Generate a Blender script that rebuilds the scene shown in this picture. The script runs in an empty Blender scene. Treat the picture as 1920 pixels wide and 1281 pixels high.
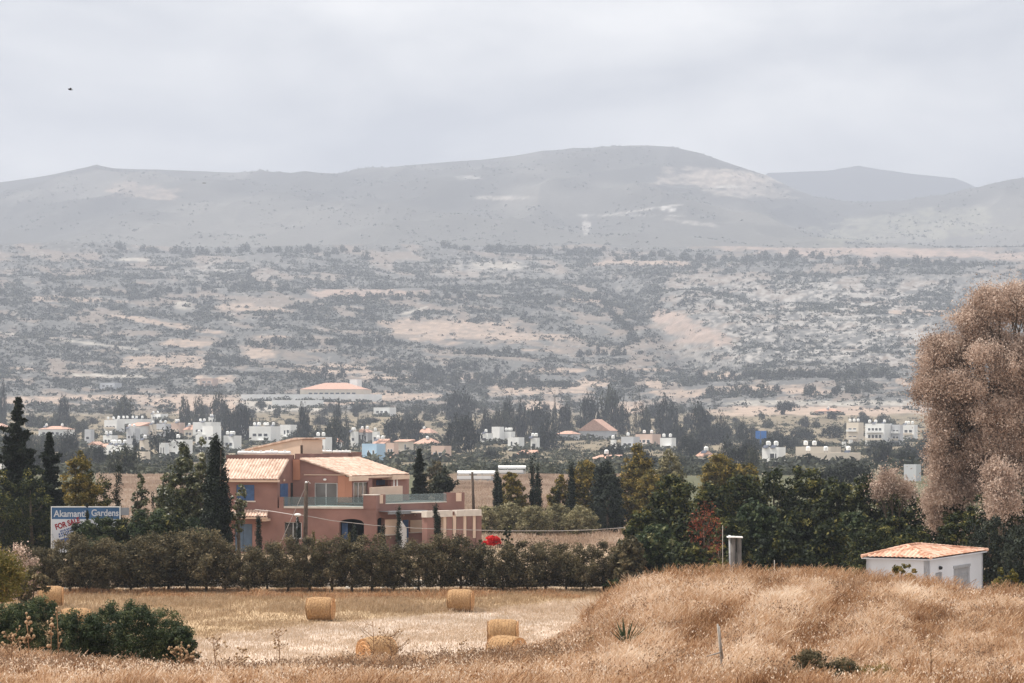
import bpy, math, random
import numpy as np
from mathutils import Vector
R = math.radians
rng = np.random.default_rng(7)
random.seed(7)
sc = bpy.context.scene
col = sc.collection

# ------------------------------------------------------------------ camera, sky, sun, exposure
F, HC, HY = 4560.0, 8.9, 822.0          # focal length in photo pixels, eye height, horizon row
HAZE_D = 1.68e-4
SUN_EL, SUN_AZ = 57.0, -72.0            # azimuth measured from +Y (view direction) towards +X
cam = bpy.data.cameras.new("camera"); camo = bpy.data.objects.new("camera", cam); col.objects.link(camo)
cam.sensor_width = 36; cam.lens = 36 * F / 1920; cam.shift_y = (HY - 640.5) / 1920
cam.clip_start = 0.5; cam.clip_end = 40000
camo.location = (0, 0, HC); camo.rotation_euler = (R(90), 0, 0)
sc.camera = camo
w = bpy.data.worlds.new("World"); sc.world = w; w.use_nodes = True
nt = w.node_tree; nt.nodes.clear()
N = nt.nodes.new; L = nt.links.new
out = N("ShaderNodeOutputWorld"); bg = N("ShaderNodeBackground"); sky = N("ShaderNodeTexSky")
sky.sky_type = 'NISHITA'; sky.sun_disc = False; sky.sun_elevation = R(SUN_EL); sky.sun_rotation = R(SUN_AZ)
sky.air_density = 1.0; sky.dust_density = 3.0
tc = N("ShaderNodeTexCoord"); mp = N("ShaderNodeMapping"); mp.inputs['Scale'].default_value = (3.2, 3.2, 8.5)
mp.inputs['Location'].default_value = (0.3, 1.7, 0.25)
cn = N("ShaderNodeTexNoise"); cn.inputs['Scale'].default_value = 2.4; cn.inputs['Detail'].default_value = 6; cn.inputs['Roughness'].default_value = .5
cn.inputs['Distortion'].default_value = .25
L(tc.outputs['Generated'], mp.inputs['Vector']); L(mp.outputs[0], cn.inputs['Vector'])
cr = N("ShaderNodeValToRGB"); cr.color_ramp.elements[0].position = .34; cr.color_ramp.elements[1].position = .64
cr.color_ramp.elements[0].color = (5.9, 6.05, 6.4, 1); cr.color_ramp.elements[1].color = (14.2, 13.8, 13.1, 1)
L(cn.outputs['Fac'], cr.inputs['Fac'])
mx = N("ShaderNodeMixRGB"); mx.inputs['Fac'].default_value = .90       # thin high overcast in front of the blue
L(sky.outputs[0], mx.inputs[1]); L(cr.outputs[0], mx.inputs[2])
L(mx.outputs[0], bg.inputs['Color']); bg.inputs['Strength'].default_value = 0.078
L(bg.outputs[0], out.inputs['Surface'])
sl = bpy.data.lights.new("sun", 'SUN'); sl.energy = 4.7; sl.angle = R(0.6); sl.color = (1, .94, .85)
so = bpy.data.objects.new("sun", sl); col.objects.link(so)
sd = Vector((math.sin(R(SUN_AZ)) * math.cos(R(SUN_EL)), math.cos(R(SUN_AZ)) * math.cos(R(SUN_EL)), math.sin(R(SUN_EL))))
so.rotation_euler = sd.to_track_quat('Z', 'Y').to_euler(); so.location = (0, 0, 60)
vs = sc.view_settings; vs.view_transform = 'Standard'; vs.look = 'None'; vs.gamma = 1; vs.exposure = 0.62
sc.cycles.volume_bounces = 0; sc.cycles.max_bounces = 6; sc.cycles.transparent_max_bounces = 8

def P(px, py, d): return Vector(((px - 960) / F * d, d, HC + (HY - py) / F * d))
def X(px, d): return (px - 960) / F * d
def Z(py, d): return HC + (HY - py) / F * d

# ------------------------------------------------------------------ noise
def _h(ix, iy, s):
    n = (ix.astype(np.int64) * 374761393 + iy.astype(np.int64) * 668265263 + s * 1442695041) & 0xffffffff
    n = ((n ^ (n >> 13)) * 1274126177) & 0xffffffff
    return ((n ^ (n >> 16)) & 0xffff) / 65535.0
def vn(x, y, s=0):
    x = np.asarray(x, float); y = np.asarray(y, float)
    ix = np.floor(x); iy = np.floor(y); fx = x - ix; fy = y - iy
    fx = fx * fx * (3 - 2 * fx); fy = fy * fy * (3 - 2 * fy)
    a = _h(ix, iy, s); b = _h(ix + 1, iy, s); c = _h(ix, iy + 1, s); d = _h(ix + 1, iy + 1, s)
    return (a + (b - a) * fx) * (1 - fy) + (c + (d - c) * fx) * fy
def fbm(x, y, s=0, o=4):
    t = 0; a = .5
    for k in range(o):
        t = t + a * vn(x, y, s + k * 17); x = x * 2.03 + 5.1; y = y * 2.03 + 3.7; a *= .5
    return t / (1 - .5 ** o)
def sstep(a, b, x):
    t = np.clip((x - a) / (b - a), 0, 1); return t * t * (3 - 2 * t)

# ------------------------------------------------------------------ land form
CR_PX = [-900, -200, 0, 100, 250, 370, 500, 650, 750, 850, 950, 1000, 1045, 1100, 1140, 1180, 1230, 1300, 1400, 1500, 1600, 1700, 1800, 1920, 2100, 2900]
CR_PY = [1255, 1255, 1255, 1257, 1268, 1280, 1276, 1270, 1264, 1256, 1244, 1234, 1216, 1176, 1140, 1112, 1096, 1093, 1093, 1096, 1103, 1113, 1122, 1128, 1132, 1140]
CR_D = [54, 54, 54, 53, 52, 51, 51, 52, 53, 54, 56, 59, 60, 62, 64, 65, 66, 67, 68, 68, 68, 67, 66, 65, 64, 64]
PR_D = [0, 160, 260, 350, 500, 700, 900, 1100, 1300, 1500, 1700, 1900, 2150, 2400, 2700, 3000, 3400, 3800, 4200, 4500, 4900, 5300]
PR_PY = [None, None, None, 930, 894, 878, 862, 845, 828, 806, 785, 764, 740, 700, 650, 600, 550, 510, 480, 468, 470, 464]
PR_Z = [0 if p is None else Z(p, d) for p, d in zip(PR_PY, PR_D)]
RG_PX = [-900, -300, 0, 100, 180, 350, 520, 650, 760, 900, 1000, 1080, 1180, 1260, 1330, 1400, 1440, 1480, 1530, 1600, 1680, 1740, 1800, 1860, 1920, 2000, 2900]
RG_PY = [360, 352, 342, 328, 315, 320, 327, 325, 310, 300, 288, 279, 275, 277, 293, 317, 330, 350, 371, 388, 390, 381, 368, 352, 338, 322, 330]
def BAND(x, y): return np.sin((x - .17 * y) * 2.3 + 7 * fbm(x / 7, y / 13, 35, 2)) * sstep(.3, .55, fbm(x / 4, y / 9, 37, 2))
def crest(px):
    return np.interp(px, CR_PX, CR_PY), np.interp(px, CR_PX, CR_D)
def gz(x, y):
    x = np.asarray(x, float); y = np.asarray(y, float)
    d = np.maximum(y, 1.0); px = 960 + x / d * F
    z = np.interp(d, PR_D, PR_Z)
    amp = sstep(1800, 2600, d) * (1 - sstep(4700, 5300, d))
    z = z + amp * (34 * (fbm(x / 420, y / 420, 3) - .5) + 14 * (fbm(x / 130, y / 130, 5, 3) - .5))
    # the ravine cut into the slope on the right
    c = np.interp(d, [2300, 2700, 3100, 3600, 4000], [1330, 1290, 1215, 1165, 1110])
    z = z - 15 * np.exp(-((px - c) / (34 + 20 * (d < 2700))) ** 2) * sstep(2250, 2600, d) * (1 - sstep(3600, 4000, d))
    z = z + 8 * np.exp(-((px - c - 110) / 70) ** 2) * sstep(2350, 2700, d) * (1 - sstep(3300, 3700, d))
    z = z + (1 - sstep(1400, 2400, d)) * sstep(600, 1000, d) * 3.0 * (fbm(x / 90, y / 90, 9, 3) - .5)
    # mountain
    t = np.clip((d - 5100) / (8000 - 5100), 0, 1); s = t * t * (3 - 2 * t) * .55 + t * .45
    rp = np.interp(px, RG_PX, RG_PY); rp = rp + 2.2 * (fbm(px / 60, px * 0, 41, 3) - .5)
    pym = 466 + (rp - 466) * s
    zm = HC + (HY - pym) / F * np.minimum(d, 8000)
    rid = 1 - np.abs(2 * fbm(x / 900 + .25 * y / 900, y / 1900, 21, 4) - 1)
    rid2 = 1 - np.abs(2 * fbm(x / 260 - .3 * y / 500, y / 800, 27, 3) - 1)
    zm = zm + (170 * (rid - .75) + 60 * (rid2 - .7)) * np.sin(np.pi * np.clip(t, 0, 1)) ** .7
    zm = zm - np.clip(d - 8000, 0, None) * .5
    k = sstep(4950, 5300, d)
    z = z * (1 - k) + zm * k
    # foreground bank and mound
    pc, dc = crest(px); zc = HC + (HY - pc) / F * dc
    z0 = np.interp(d, [0, 8, 44], [7.2, 6.3, 4.38])
    tt = np.clip((d - 44) / np.maximum(dc - 44, 1), 0, 1)
    zb = np.where(d < 44, z0, 4.38 + (zc - 4.38) * (1.35 * tt - .35 * tt * tt))
    fall = np.clip((d - dc) / 13, 0, 1)
    zb = np.where(d > dc, zc * (1 - fall * fall * (3 - 2 * fall)), zb)
    bump = (.30 * (fbm(x / 4.5 + y / 6, y / 9, 31, 3) - .5) + .10 * (fbm(x / 1.2, y / 1.5, 33, 2) - .5)) * (1 - fall)
    ridge = .10 * BAND(x, y) * sstep(1150, 1300, px) * (1 - fall) * np.sin(np.pi * np.clip(tt, .02, 1) ** .8)
    zb = zb + bump + np.where(d < dc, ridge, 0)
    nk = 1 - sstep(78, 84, d)
    return np.where(nk > 0, np.maximum(zb * nk, z), z)
def dg(px, py, d0=41.5):
    """depth on the foreground bank where the ground shows at row py in column px"""
    dd = np.linspace(d0, float(crest(px)[1]) + .5, 400); z = gz((px - 960) / F * dd, dd); q = HY - (z - HC) / dd * F; i = int(np.argmin(np.abs(q - py))); return float(dd[i])
def g1(x, y): return float(gz(np.array([x]), np.array([y]))[0])

# ------------------------------------------------------------------ mesh helpers
def link(o, parent=None):
    col.objects.link(o)
    if parent is not None: o.parent = parent
    return o
def tag(o, label=None, cat=None, group=None, kind=None):
    if label: o["label"] = label
    if cat: o["category"] = cat
    if group: o["group"] = group
    if kind: o["kind"] = kind
    return o
def empty(name, loc=(0, 0, 0), rz=0):
    o = bpy.data.objects.new(name, None); o.empty_display_size = .5; o.location = loc; o.rotation_euler = (0, 0, rz); col.objects.link(o); return o
def npmesh(name, co, faces, mats, tint=None, smooth=False, midx=None, colr=None):
    """co (n,3), faces (m,k) int array."""
    me = bpy.data.meshes.new(name); co = np.asarray(co, np.float32); faces = np.asarray(faces, np.int32)
    n, (m, k) = len(co), faces.shape
    me.vertices.add(n); me.vertices.foreach_set('co', co.ravel())
    me.loops.add(m * k); me.loops.foreach_set('vertex_index', faces.ravel())
    me.polygons.add(m); me.polygons.foreach_set('loop_start', np.arange(0, m * k, k, dtype=np.int32))
    try: me.polygons.foreach_set('loop_total', np.full(m, k, np.int32))
    except Exception: pass
    if midx is not None: me.polygons.foreach_set('material_index', np.asarray(midx, np.int32))
    if smooth: me.polygons.foreach_set('use_smooth', np.ones(m, bool))
    me.update(calc_edges=True)
    for q in (mats if isinstance(mats, (list, tuple)) else [mats]): me.materials.append(q)
    if tint is not None:
        a = me.attributes.new('tint', 'FLOAT', 'POINT'); a.data.foreach_set('value', np.asarray(tint, np.float32))
    if colr is not None:
        a = me.attributes.new('cover', 'FLOAT_COLOR', 'POINT'); a.data.foreach_set('color', np.hstack([colr, np.ones((n, 1))]).astype(np.float32).ravel())
    return me
class MB:
    """collects simple solids and builds them as ONE mesh object"""
    def __init__(s): s.v = []; s.f = []; s.m = []
    def add(s, vs, fs, m=0):
        b = len(s.v); s.v += [tuple(v) for v in vs]; s.f += [tuple(b + i for i in f) for f in fs]; s.m += [m] * len(fs); return s
    def box(s, x0, x1, y0, y1, z0, z1, m=0):
        return s.hexa([(x0, y0, z0), (x1, y0, z0), (x1, y1, z0), (x0, y1, z0), (x0, y0, z1), (x1, y0, z1), (x1, y1, z1), (x0, y1, z1)], m)
    def hexa(s, v, m=0):
        return s.add(v, [(3, 2, 1, 0), (4, 5, 6, 7), (0, 1, 5, 4), (1, 2, 6, 5), (2, 3, 7, 6), (3, 0, 4, 7)], m)
    def tube(s, pts, rad, n=8, m=0, cap=True):
        pts = [Vector(p) for p in pts]; b = len(s.v)
        if not isinstance(rad, (list, tuple)): rad = [rad] * len(pts)
        for i, p in enumerate(pts):
            t = (pts[min(i + 1, len(pts) - 1)] - pts[max(i - 1, 0)]).normalized()
            a = t.orthogonal().normalized() if abs(t.z) < .99 else Vector((1, 0, 0)); c = t.cross(a).normalized(); a = c.cross(t)
            for k in range(n):
                q = 2 * math.pi * k / n; s.v.append(tuple(p + (a * math.cos(q) + c * math.sin(q)) * rad[i]))
        for i in range(len(pts) - 1):
            for k in range(n):
                s.f.append((b + i * n + k, b + i * n + (k + 1) % n, b + (i + 1) * n + (k + 1) % n, b + (i + 1) * n + k)); s.m.append(m)
        if cap:
            s.f.append(tuple(b + k for k in reversed(range(n)))); s.m.append(m)
            s.f.append(tuple(b + (len(pts) - 1) * n + k for k in range(n))); s.m.append(m)
        return s
    def ball(s, c, rx, ry=None, rz=None, n=10, r=6, m=0, half=False):
        ry = ry or rx; rz = rz or rx; b = len(s.v); lo = 0 if half else -math.pi / 2
        for i in range(r + 1):
            t = lo + (math.pi / 2 - lo) * i / r
            for k in range(n):
                q = 2 * math.pi * k / n; s.v.append((c[0] + rx * math.cos(t) * math.cos(q), c[1] + ry * math.cos(t) * math.sin(q), c[2] + rz * math.sin(t)))
        for i in range(r):
            for k in range(n):
                s.f.append((b + i * n + k, b + i * n + (k + 1) % n, b + (i + 1) * n + (k + 1) % n, b + (i + 1) * n + k)); s.m.append(m)
        return s
    def mesh(s, name, mats, smooth=False):
        me = bpy.data.meshes.new(name); me.from_pydata(s.v, [], s.f); me.update()
        for q in (mats if isinstance(mats, (list, tuple)) else [mats]): me.materials.append(q)
        if len(set(s.m)) > 1: me.polygons.foreach_set('material_index', s.m)
        if smooth: me.polygons.foreach_set('use_smooth', [True] * len(s.f))
        return me
    def build(s, name, mats, parent=None, smooth=False, local=False):
        o = bpy.data.objects.new(name, s.mesh(name, mats, smooth)); link(o, parent)
        if parent is not None and not local:
            o.matrix_parent_inverse = parent_inv(parent)
        return o
def wmat(o):
    from mathutils import Matrix
    m = Matrix.Translation(o.location) @ o.rotation_euler.to_matrix().to_4x4() @ Matrix.Diagonal((*o.scale, 1))
    return m if o.parent is None else wmat(o.parent) @ o.matrix_parent_inverse @ m
def parent_inv(p): return wmat(p).inverted()

# ------------------------------------------------------------------ materials
def newmat(name):
    m = bpy.data.materials.new(name); m.use_nodes = True; m.node_tree.nodes.clear(); return m, m.node_tree.nodes.new, m.node_tree.links.new
def mat(name, c, rough=.85, var=.18, scale=1.5, bump=0.0, c2=None, spec=.25, metal=0, bscale=None, det=5):
    m, N, L = newmat(name)
    o = N("ShaderNodeOutputMaterial"); b = N("ShaderNodeBsdfPrincipled"); L(b.outputs[0], o.inputs[0])
    b.inputs['Roughness'].default_value = rough; b.inputs['Specular IOR Level'].default_value = spec; b.inputs['Metallic'].default_value = metal
    t = N("ShaderNodeTexCoord"); n = N("ShaderNodeTexNoise"); n.inputs['Scale'].default_value = scale; n.inputs['Detail'].default_value = det
    L(t.outputs['Object'], n.inputs['Vector'])
    r = N("ShaderNodeValToRGB"); r.color_ramp.elements[0].position = .32; r.color_ramp.elements[1].position = .68
    c2 = c2 or tuple(x * (1 + var) for x in c); c1 = c if c2 is not None and var == 0 else tuple(x * (1 - var) for x in c)
    r.color_ramp.elements[0].color = (*c1, 1); r.color_ramp.elements[1].color = (*c2, 1)
    L(n.outputs['Fac'], r.inputs['Fac']); L(r.outputs[0], b.inputs['Base Color'])
    if bump:
        n2 = N("ShaderNodeTexNoise"); n2.inputs['Scale'].default_value = bscale or scale * 8; n2.inputs['Detail'].default_value = 6
        L(t.outputs['Object'], n2.inputs['Vector'])
        bp = N("ShaderNodeBump"); bp.inputs['Strength'].default_value = .6; bp.inputs['Distance'].default_value = bump
        L(n2.outputs['Fac'], bp.inputs['Height']); L(bp.outputs[0], b.inputs['Normal'])
    return m
def leafmat(name, stops, trans=.25, rough=.65, spec=.2):
    """stops: colours along the per-leaf attribute 'tint'"""
    m, N, L = newmat(name)
    o = N("ShaderNodeOutputMaterial"); b = N("ShaderNodeBsdfPrincipled"); tr = N("ShaderNodeBsdfTranslucent"); ms = N("ShaderNodeMixShader")
    a = N("ShaderNodeAttribute"); a.attribute_name = 'tint'; oi = N("ShaderNodeObjectInfo")
    ad = N("ShaderNodeMath"); ad.operation = 'MULTIPLY_ADD'; ad.inputs[1].default_value = .16; ad.inputs[2].default_value = -.08
    L(oi.outputs['Random'], ad.inputs[0]); sm = N("ShaderNodeMath"); sm.operation = 'ADD'; L(ad.outputs[0], sm.inputs[0]); L(a.outputs['Fac'], sm.inputs[1])
    r = N("ShaderNodeValToRGB"); e = r.color_ramp.elements
    while len(e) < len(stops): e.new(.5)
    for i, (p, c) in enumerate(stops): e[i].position = p; e[i].color = (*c, 1)
    L(sm.outputs[0], r.inputs['Fac']); L(r.outputs[0], b.inputs['Base Color']); L(r.outputs[0], tr.inputs['Color'])
    b.inputs['Roughness'].default_value = rough; b.inputs['Specular IOR Level'].default_value = spec
    ms.inputs[0].default_value = trans; L(b.outputs[0], ms.inputs[1]); L(tr.outputs[0], ms.inputs[2]); L(ms.outputs[0], o.inputs[0])
    return m
M = {}
M['bark'] = mat('bark', (.10, .075, .055), .95, .35, 6, .02)
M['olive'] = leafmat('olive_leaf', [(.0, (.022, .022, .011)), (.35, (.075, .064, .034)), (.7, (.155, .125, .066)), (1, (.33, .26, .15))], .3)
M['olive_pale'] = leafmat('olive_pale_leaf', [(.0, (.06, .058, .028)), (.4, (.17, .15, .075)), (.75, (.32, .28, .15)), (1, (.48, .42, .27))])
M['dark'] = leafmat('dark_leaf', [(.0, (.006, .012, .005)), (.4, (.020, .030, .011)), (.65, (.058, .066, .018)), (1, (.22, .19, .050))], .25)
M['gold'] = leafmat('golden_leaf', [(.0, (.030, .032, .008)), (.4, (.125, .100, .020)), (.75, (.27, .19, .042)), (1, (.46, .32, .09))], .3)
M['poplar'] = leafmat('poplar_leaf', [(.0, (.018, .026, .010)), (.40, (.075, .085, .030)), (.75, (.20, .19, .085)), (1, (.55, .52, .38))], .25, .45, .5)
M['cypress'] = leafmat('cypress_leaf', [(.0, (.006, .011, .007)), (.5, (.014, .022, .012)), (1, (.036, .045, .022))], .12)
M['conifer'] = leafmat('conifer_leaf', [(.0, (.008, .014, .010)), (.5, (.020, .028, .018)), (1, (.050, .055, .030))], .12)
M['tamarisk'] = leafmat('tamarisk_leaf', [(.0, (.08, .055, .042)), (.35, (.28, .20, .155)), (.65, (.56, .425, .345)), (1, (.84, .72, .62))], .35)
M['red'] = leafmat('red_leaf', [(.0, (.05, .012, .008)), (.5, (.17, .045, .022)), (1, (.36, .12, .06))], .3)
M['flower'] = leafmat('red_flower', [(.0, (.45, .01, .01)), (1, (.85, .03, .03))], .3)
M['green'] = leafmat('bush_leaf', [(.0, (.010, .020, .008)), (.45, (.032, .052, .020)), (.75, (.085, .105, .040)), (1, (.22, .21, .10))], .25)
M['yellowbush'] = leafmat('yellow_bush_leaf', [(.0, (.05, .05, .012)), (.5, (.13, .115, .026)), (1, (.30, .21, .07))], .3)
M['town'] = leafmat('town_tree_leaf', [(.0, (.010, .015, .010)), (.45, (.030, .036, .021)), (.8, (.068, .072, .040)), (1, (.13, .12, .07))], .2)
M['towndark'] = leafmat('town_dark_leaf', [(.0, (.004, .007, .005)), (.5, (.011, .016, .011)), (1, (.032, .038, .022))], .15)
M['scrub'] = leafmat('scrub_leaf', [(.0, (.014, .018, .014)), (.45, (.034, .040, .030)), (.8, (.070, .072, .050)), (1, (.14, .13, .09))], .1)
M['grass'] = leafmat('dry_grass_blade', [(.0, (.18, .085, .04)), (.25, (.42, .235, .115)), (.5, (.60, .41, .265)), (.75, (.76, .59, .43)), (1, (.88, .77, .65))], .4, .7, .2)
M['stubble'] = leafmat('stubble_blade', [(.0, (.22, .15, .085)), (.35, (.42, .30, .185)), (.7, (.56, .44, .335)), (1, (.74, .62, .51))], .3, .7, .2)
M['fieldgrass'] = leafmat('field_grass_blade', [(.0, (.17, .115, .08)), (.35, (.31, .22, .16)), (.7, (.44, .33, .25)), (1, (.56, .45, .36))], .3)
M['weed'] = leafmat('dry_weed', [(.0, (.12, .075, .045)), (.5, (.34, .22, .14)), (1, (.60, .44, .30))], .2)
M['stucco'] = mat('pink_stucco', (.255, .142, .120), .92, .26, .38, .012, bscale=9, det=9)
M['stucco_lit'] = mat('orange_stucco_lit_tone', (.42, .20, .13), .92, .10, .5, .006, bscale=14)  # brighter orange copy of the stucco, with light put into its colour
M['cream'] = mat('cream_render', (.66, .50, .39), .9, .08, .8, .004)
M['sill'] = mat('pale_stone_trim', (.62, .56, .50), .85, .1, 2)
M['whitew'] = mat('white_wash', (.50, .52, .56), .9, .09, .35, .006)
M['white'] = mat('white_paint', (.80, .80, .79), .6, .05, 1)
M['alu'] = mat('white_metal_frame', (.66, .66, .66), .45, .04, 2, spec=.5)
M['blue'] = mat('blue_shutter', (.055, .105, .22), .6, .16, 3)
M['bluedoor'] = mat('blue_grey_door', (.10, .15, .22), .6, .12, 3)
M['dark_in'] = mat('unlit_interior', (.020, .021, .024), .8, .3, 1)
M['grey'] = mat('grey_metal', (.25, .26, .28), .6, .12, 3, spec=.5)
M['concrete'] = mat('weathered_concrete', (.12, .108, .10), .9, .22, 2.5, .01)
M['wood'] = mat('weathered_pole_wood', (.085, .060, .045), .9, .3, 5, .01)
M['stickwood'] = mat('grey_weathered_wood', (.30, .27, .24), .9, .25, 14, .004)
M['galv'] = mat('galvanised_pole', (.30, .30, .31), .6, .15, 4, spec=.4)
M['cable'] = mat('pale_cable', (.48, .44, .42), .8, .1, 2)
M['stone'] = mat('white_limestone', (.60, .56, .50), .95, .22, 3, .03)
def glass(name, tintc, mixf=.55, rough=.08):
    m, N, L = newmat(name); o = N("ShaderNodeOutputMaterial"); b = N("ShaderNodeBsdfPrincipled"); t = N("ShaderNodeBsdfTransparent"); ms = N("ShaderNodeMixShader")
    b.inputs['Base Color'].default_value = (*tintc, 1); b.inputs['Roughness'].default_value = rough; b.inputs['Specular IOR Level'].default_value = .9
    t.inputs['Color'].default_value = (.75, .85, .86, 1); ms.inputs[0].default_value = mixf
    L(t.outputs[0], ms.inputs[1]); L(b.outputs[0], ms.inputs[2]); L(ms.outputs[0], o.inputs[0]); return m
M['glass'] = glass('window_glass', (.15, .14, .135), .9)
M['glass_dark'] = glass('dark_window_glass', (.03, .033, .038), .95)
M['balu'] = glass('balustrade_glass', (.30, .34, .35), .26)
def tilemat(name, c1, c2, c3):
    """clay tiles: per-tile tone from a cell pattern"""
    m, N, L = newmat(name); o = N("ShaderNodeOutputMaterial"); b = N("ShaderNodeBsdfPrincipled"); L(b.outputs[0], o.inputs[0]); b.inputs['Roughness'].default_value = .9
    b.inputs['Specular IOR Level'].default_value = .15
    t = N("ShaderNodeTexCoord"); v = N("ShaderNodeTexVoronoi"); v.inputs['Scale'].default_value = 3.2; L(t.outputs['Object'], v.inputs['Vector'])
    n = N("ShaderNodeTexNoise"); n.inputs['Scale'].default_value = .9; n.inputs['Detail'].default_value = 5; L(t.outputs['Object'], n.inputs['Vector'])
    sx = N("ShaderNodeSeparateColor"); L(v.outputs['Color'], sx.inputs[0])
    ad = N("ShaderNodeMath"); ad.operation = 'MULTIPLY_ADD'; ad.inputs[1].default_value = .55; L(sx.outputs[0], ad.inputs[0])
    h = N("ShaderNodeMath"); h.operation = 'MULTIPLY'; h.inputs[1].default_value = .5; L(n.outputs['Fac'], h.inputs[0]); L(h.outputs[0], ad.inputs[2])
    r = N("ShaderNodeValToRGB"); r.color_ramp.elements.new(.5)
    for i, (p, c) in enumerate(((.15, c1), (.5, c2), (.85, c3))): r.color_ramp.elements[i].position = p; r.color_ramp.elements[i].color = (*c, 1)
    L(ad.outputs[0], r.inputs['Fac']); L(r.outputs[0], b.inputs['Base Color']); return m
M['tile_pale'] = tilemat('pale_clay_tile', (.44, .295, .225), (.58, .42, .335), (.70, .55, .46))
M['tile_orange'] = tilemat('orange_clay_tile', (.34, .16, .10), (.52, .30, .21), (.70, .48, .38))
M['tile_town'] = tilemat('town_clay_tile', (.38, .22, .17), (.50, .31, .24), (.60, .40, .32))

# ------------------------------------------------------------------ ground colours (land cover)
TAN = np.array((.37, .285, .23)); PALE = np.array((.38, .35, .31)); PINK = np.array((.34, .26, .22)); SCR = np.array((.112, .111, .108)); ROCK = np.array((.33, .31, .29))
PATCH = [  # px0, px1, py0, py1, colour, slant (rows fallen from left to right)
 (-60, 110, 745, 759, TAN, -3), (105, 300, 739, 752, TAN, 3), (280, 470, 741, 764, TAN, 0), (330, 450, 756, 776, TAN, 0),
 (226, 386, 664, 691, TAN, 0), (295, 390, 637, 650, TAN, 5), (208, 423, 604, 613, TAN, 34), (401, 536, 571, 584, TAN, 5), (325, 365, 566, 582, PALE, 0),
 (51, 240, 557, 566, TAN, 3), (394, 441, 595, 600, PALE, 18), (481, 545, 629, 635, TAN, 2), (448, 521, 652, 670, TAN, 6), (569, 700, 541, 560, PINK, 2),
 (530, 700, 686, 700, TAN, 3), (365, 437, 706, 722, TAN, 0), (219, 284, 483, 490, PALE, 0), (-60, 146, 428, 447, PINK, 4), (157, 343, 420, 432, PALE, 0),
 (-60, 262, 634, 638, PALE, 40), (600, 790, 542, 556, PINK, 0), (735, 965, 602, 640, TAN, 8), (928, 1085, 627, 639, TAN, 4), (862, 994, 489, 505, PALE, 0),
 (1110, 1293, 488, 499, TAN, 0), (753, 804, 580, 585, PALE, -14), (913, 1110, 720, 742, TAN, -6), (1088, 1147, 708, 727, TAN, 0), (647, 782, 703, 713, TAN, 0),
 (600, 658, 683, 701, TAN, 0), (1107, 1125, 685, 692, PALE, 4), (1309, 1375, 697, 710, TAN, 4), (1211, 1240, 711, 728, TAN, 3), (1346, 1520, 723, 739, TAN, 3),
 (1204, 1320, 731, 746, TAN, 0), (1470, 1560, 728, 742, TAN, 3), (1346, 1760, 751, 761, PALE, 0), (1325, 1760, 762, 778, TAN, -3), (1663, 1768, 579, 590, TAN, 3),
 (1681, 1715, 706, 721, TAN, 0), (1375, 1747, 450, 480, PINK, 8), (1700, 1980, 470, 484, PINK, 8), (1218, 1290, 585, 612, PINK, 10), (1250, 1371, 606, 645, PINK * .9, 16), (1540, 1590, 765, 775, PINK, 0), (1050, 1130, 560, 566, TAN, 4),
 (560, 700, 745, 760, TAN, -8), (700, 830, 735, 752, TAN, 0), (455, 620, 740, 772, PALE, 0), (1000, 1100, 690, 698, TAN, 0), (1150, 1210, 755, 775, TAN, 0), (985, 1050, 752, 772, TAN, 0),
 (140, 300, 702, 708, PALE, 4), (820, 900, 705, 712, TAN, 0), (980, 1060, 654, 660, TAN, 3), (560, 640, 655, 661, TAN, 2), (1180, 1260, 690, 696, TAN, 2), (20, 90, 690, 697, TAN, 2)]
MPATCH = [(1240, 1455, 318, 352, (.42, .36, .30), 6), (1330, 1480, 350, 372, (.40, .35, .30), 3), (1120, 1275, 393, 396.5, (.42, .39, .36), -22), (1065, 1320, 403, 405.5, (.38, .36, .33), 2), (205, 335, 346, 371, (.34, .27, .22), 10),
 (1345, 1402, 348, 352, (.6, .56, .5), -2), (1290, 1440, 322, 346, (.50, .42, .35), 8), (1436, 1450, 330, 350, (.5, .45, .4), 10), (1092, 1106, 405, 442, (.46, .43, .4), 0), (900, 1010, 368, 374, (.42, .38, .34), 0), (1240, 1270, 388, 397, (.6, .57, .54), 6), (1560, 1900, 395, 450, (.26, .25, .19), -30),
 (860, 900, 330, 338, (.4, .38, .36), 0), (1250, 1360, 415, 422, (.36, .33, .3), 14)]
def inpatch(px, py, p, e=1.0):
    x0, x1, y0, y1, c, sl_ = p
    u = (px - x0) / (x1 - x0); yy = py - sl_ * (u - .5)
    wob = (fbm(px / 14, py / 5, 77, 3) - .5)
    v = 2 * (yy - (y0 + y1) / 2) / (y1 - y0); uu = 2 * u - 1; w2 = fbm(px / 34 + x0, py / 7, 79, 4) - .5
    q = 1.12 - (np.abs(uu) ** 3 + np.abs(v) ** 2.4) ** .4 + w2 * 1.5 + wob * .5
    return np.clip(q * 3.2, 0, 1)
def W_(a, b, d): return sstep(a, b, d)[..., None]
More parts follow.
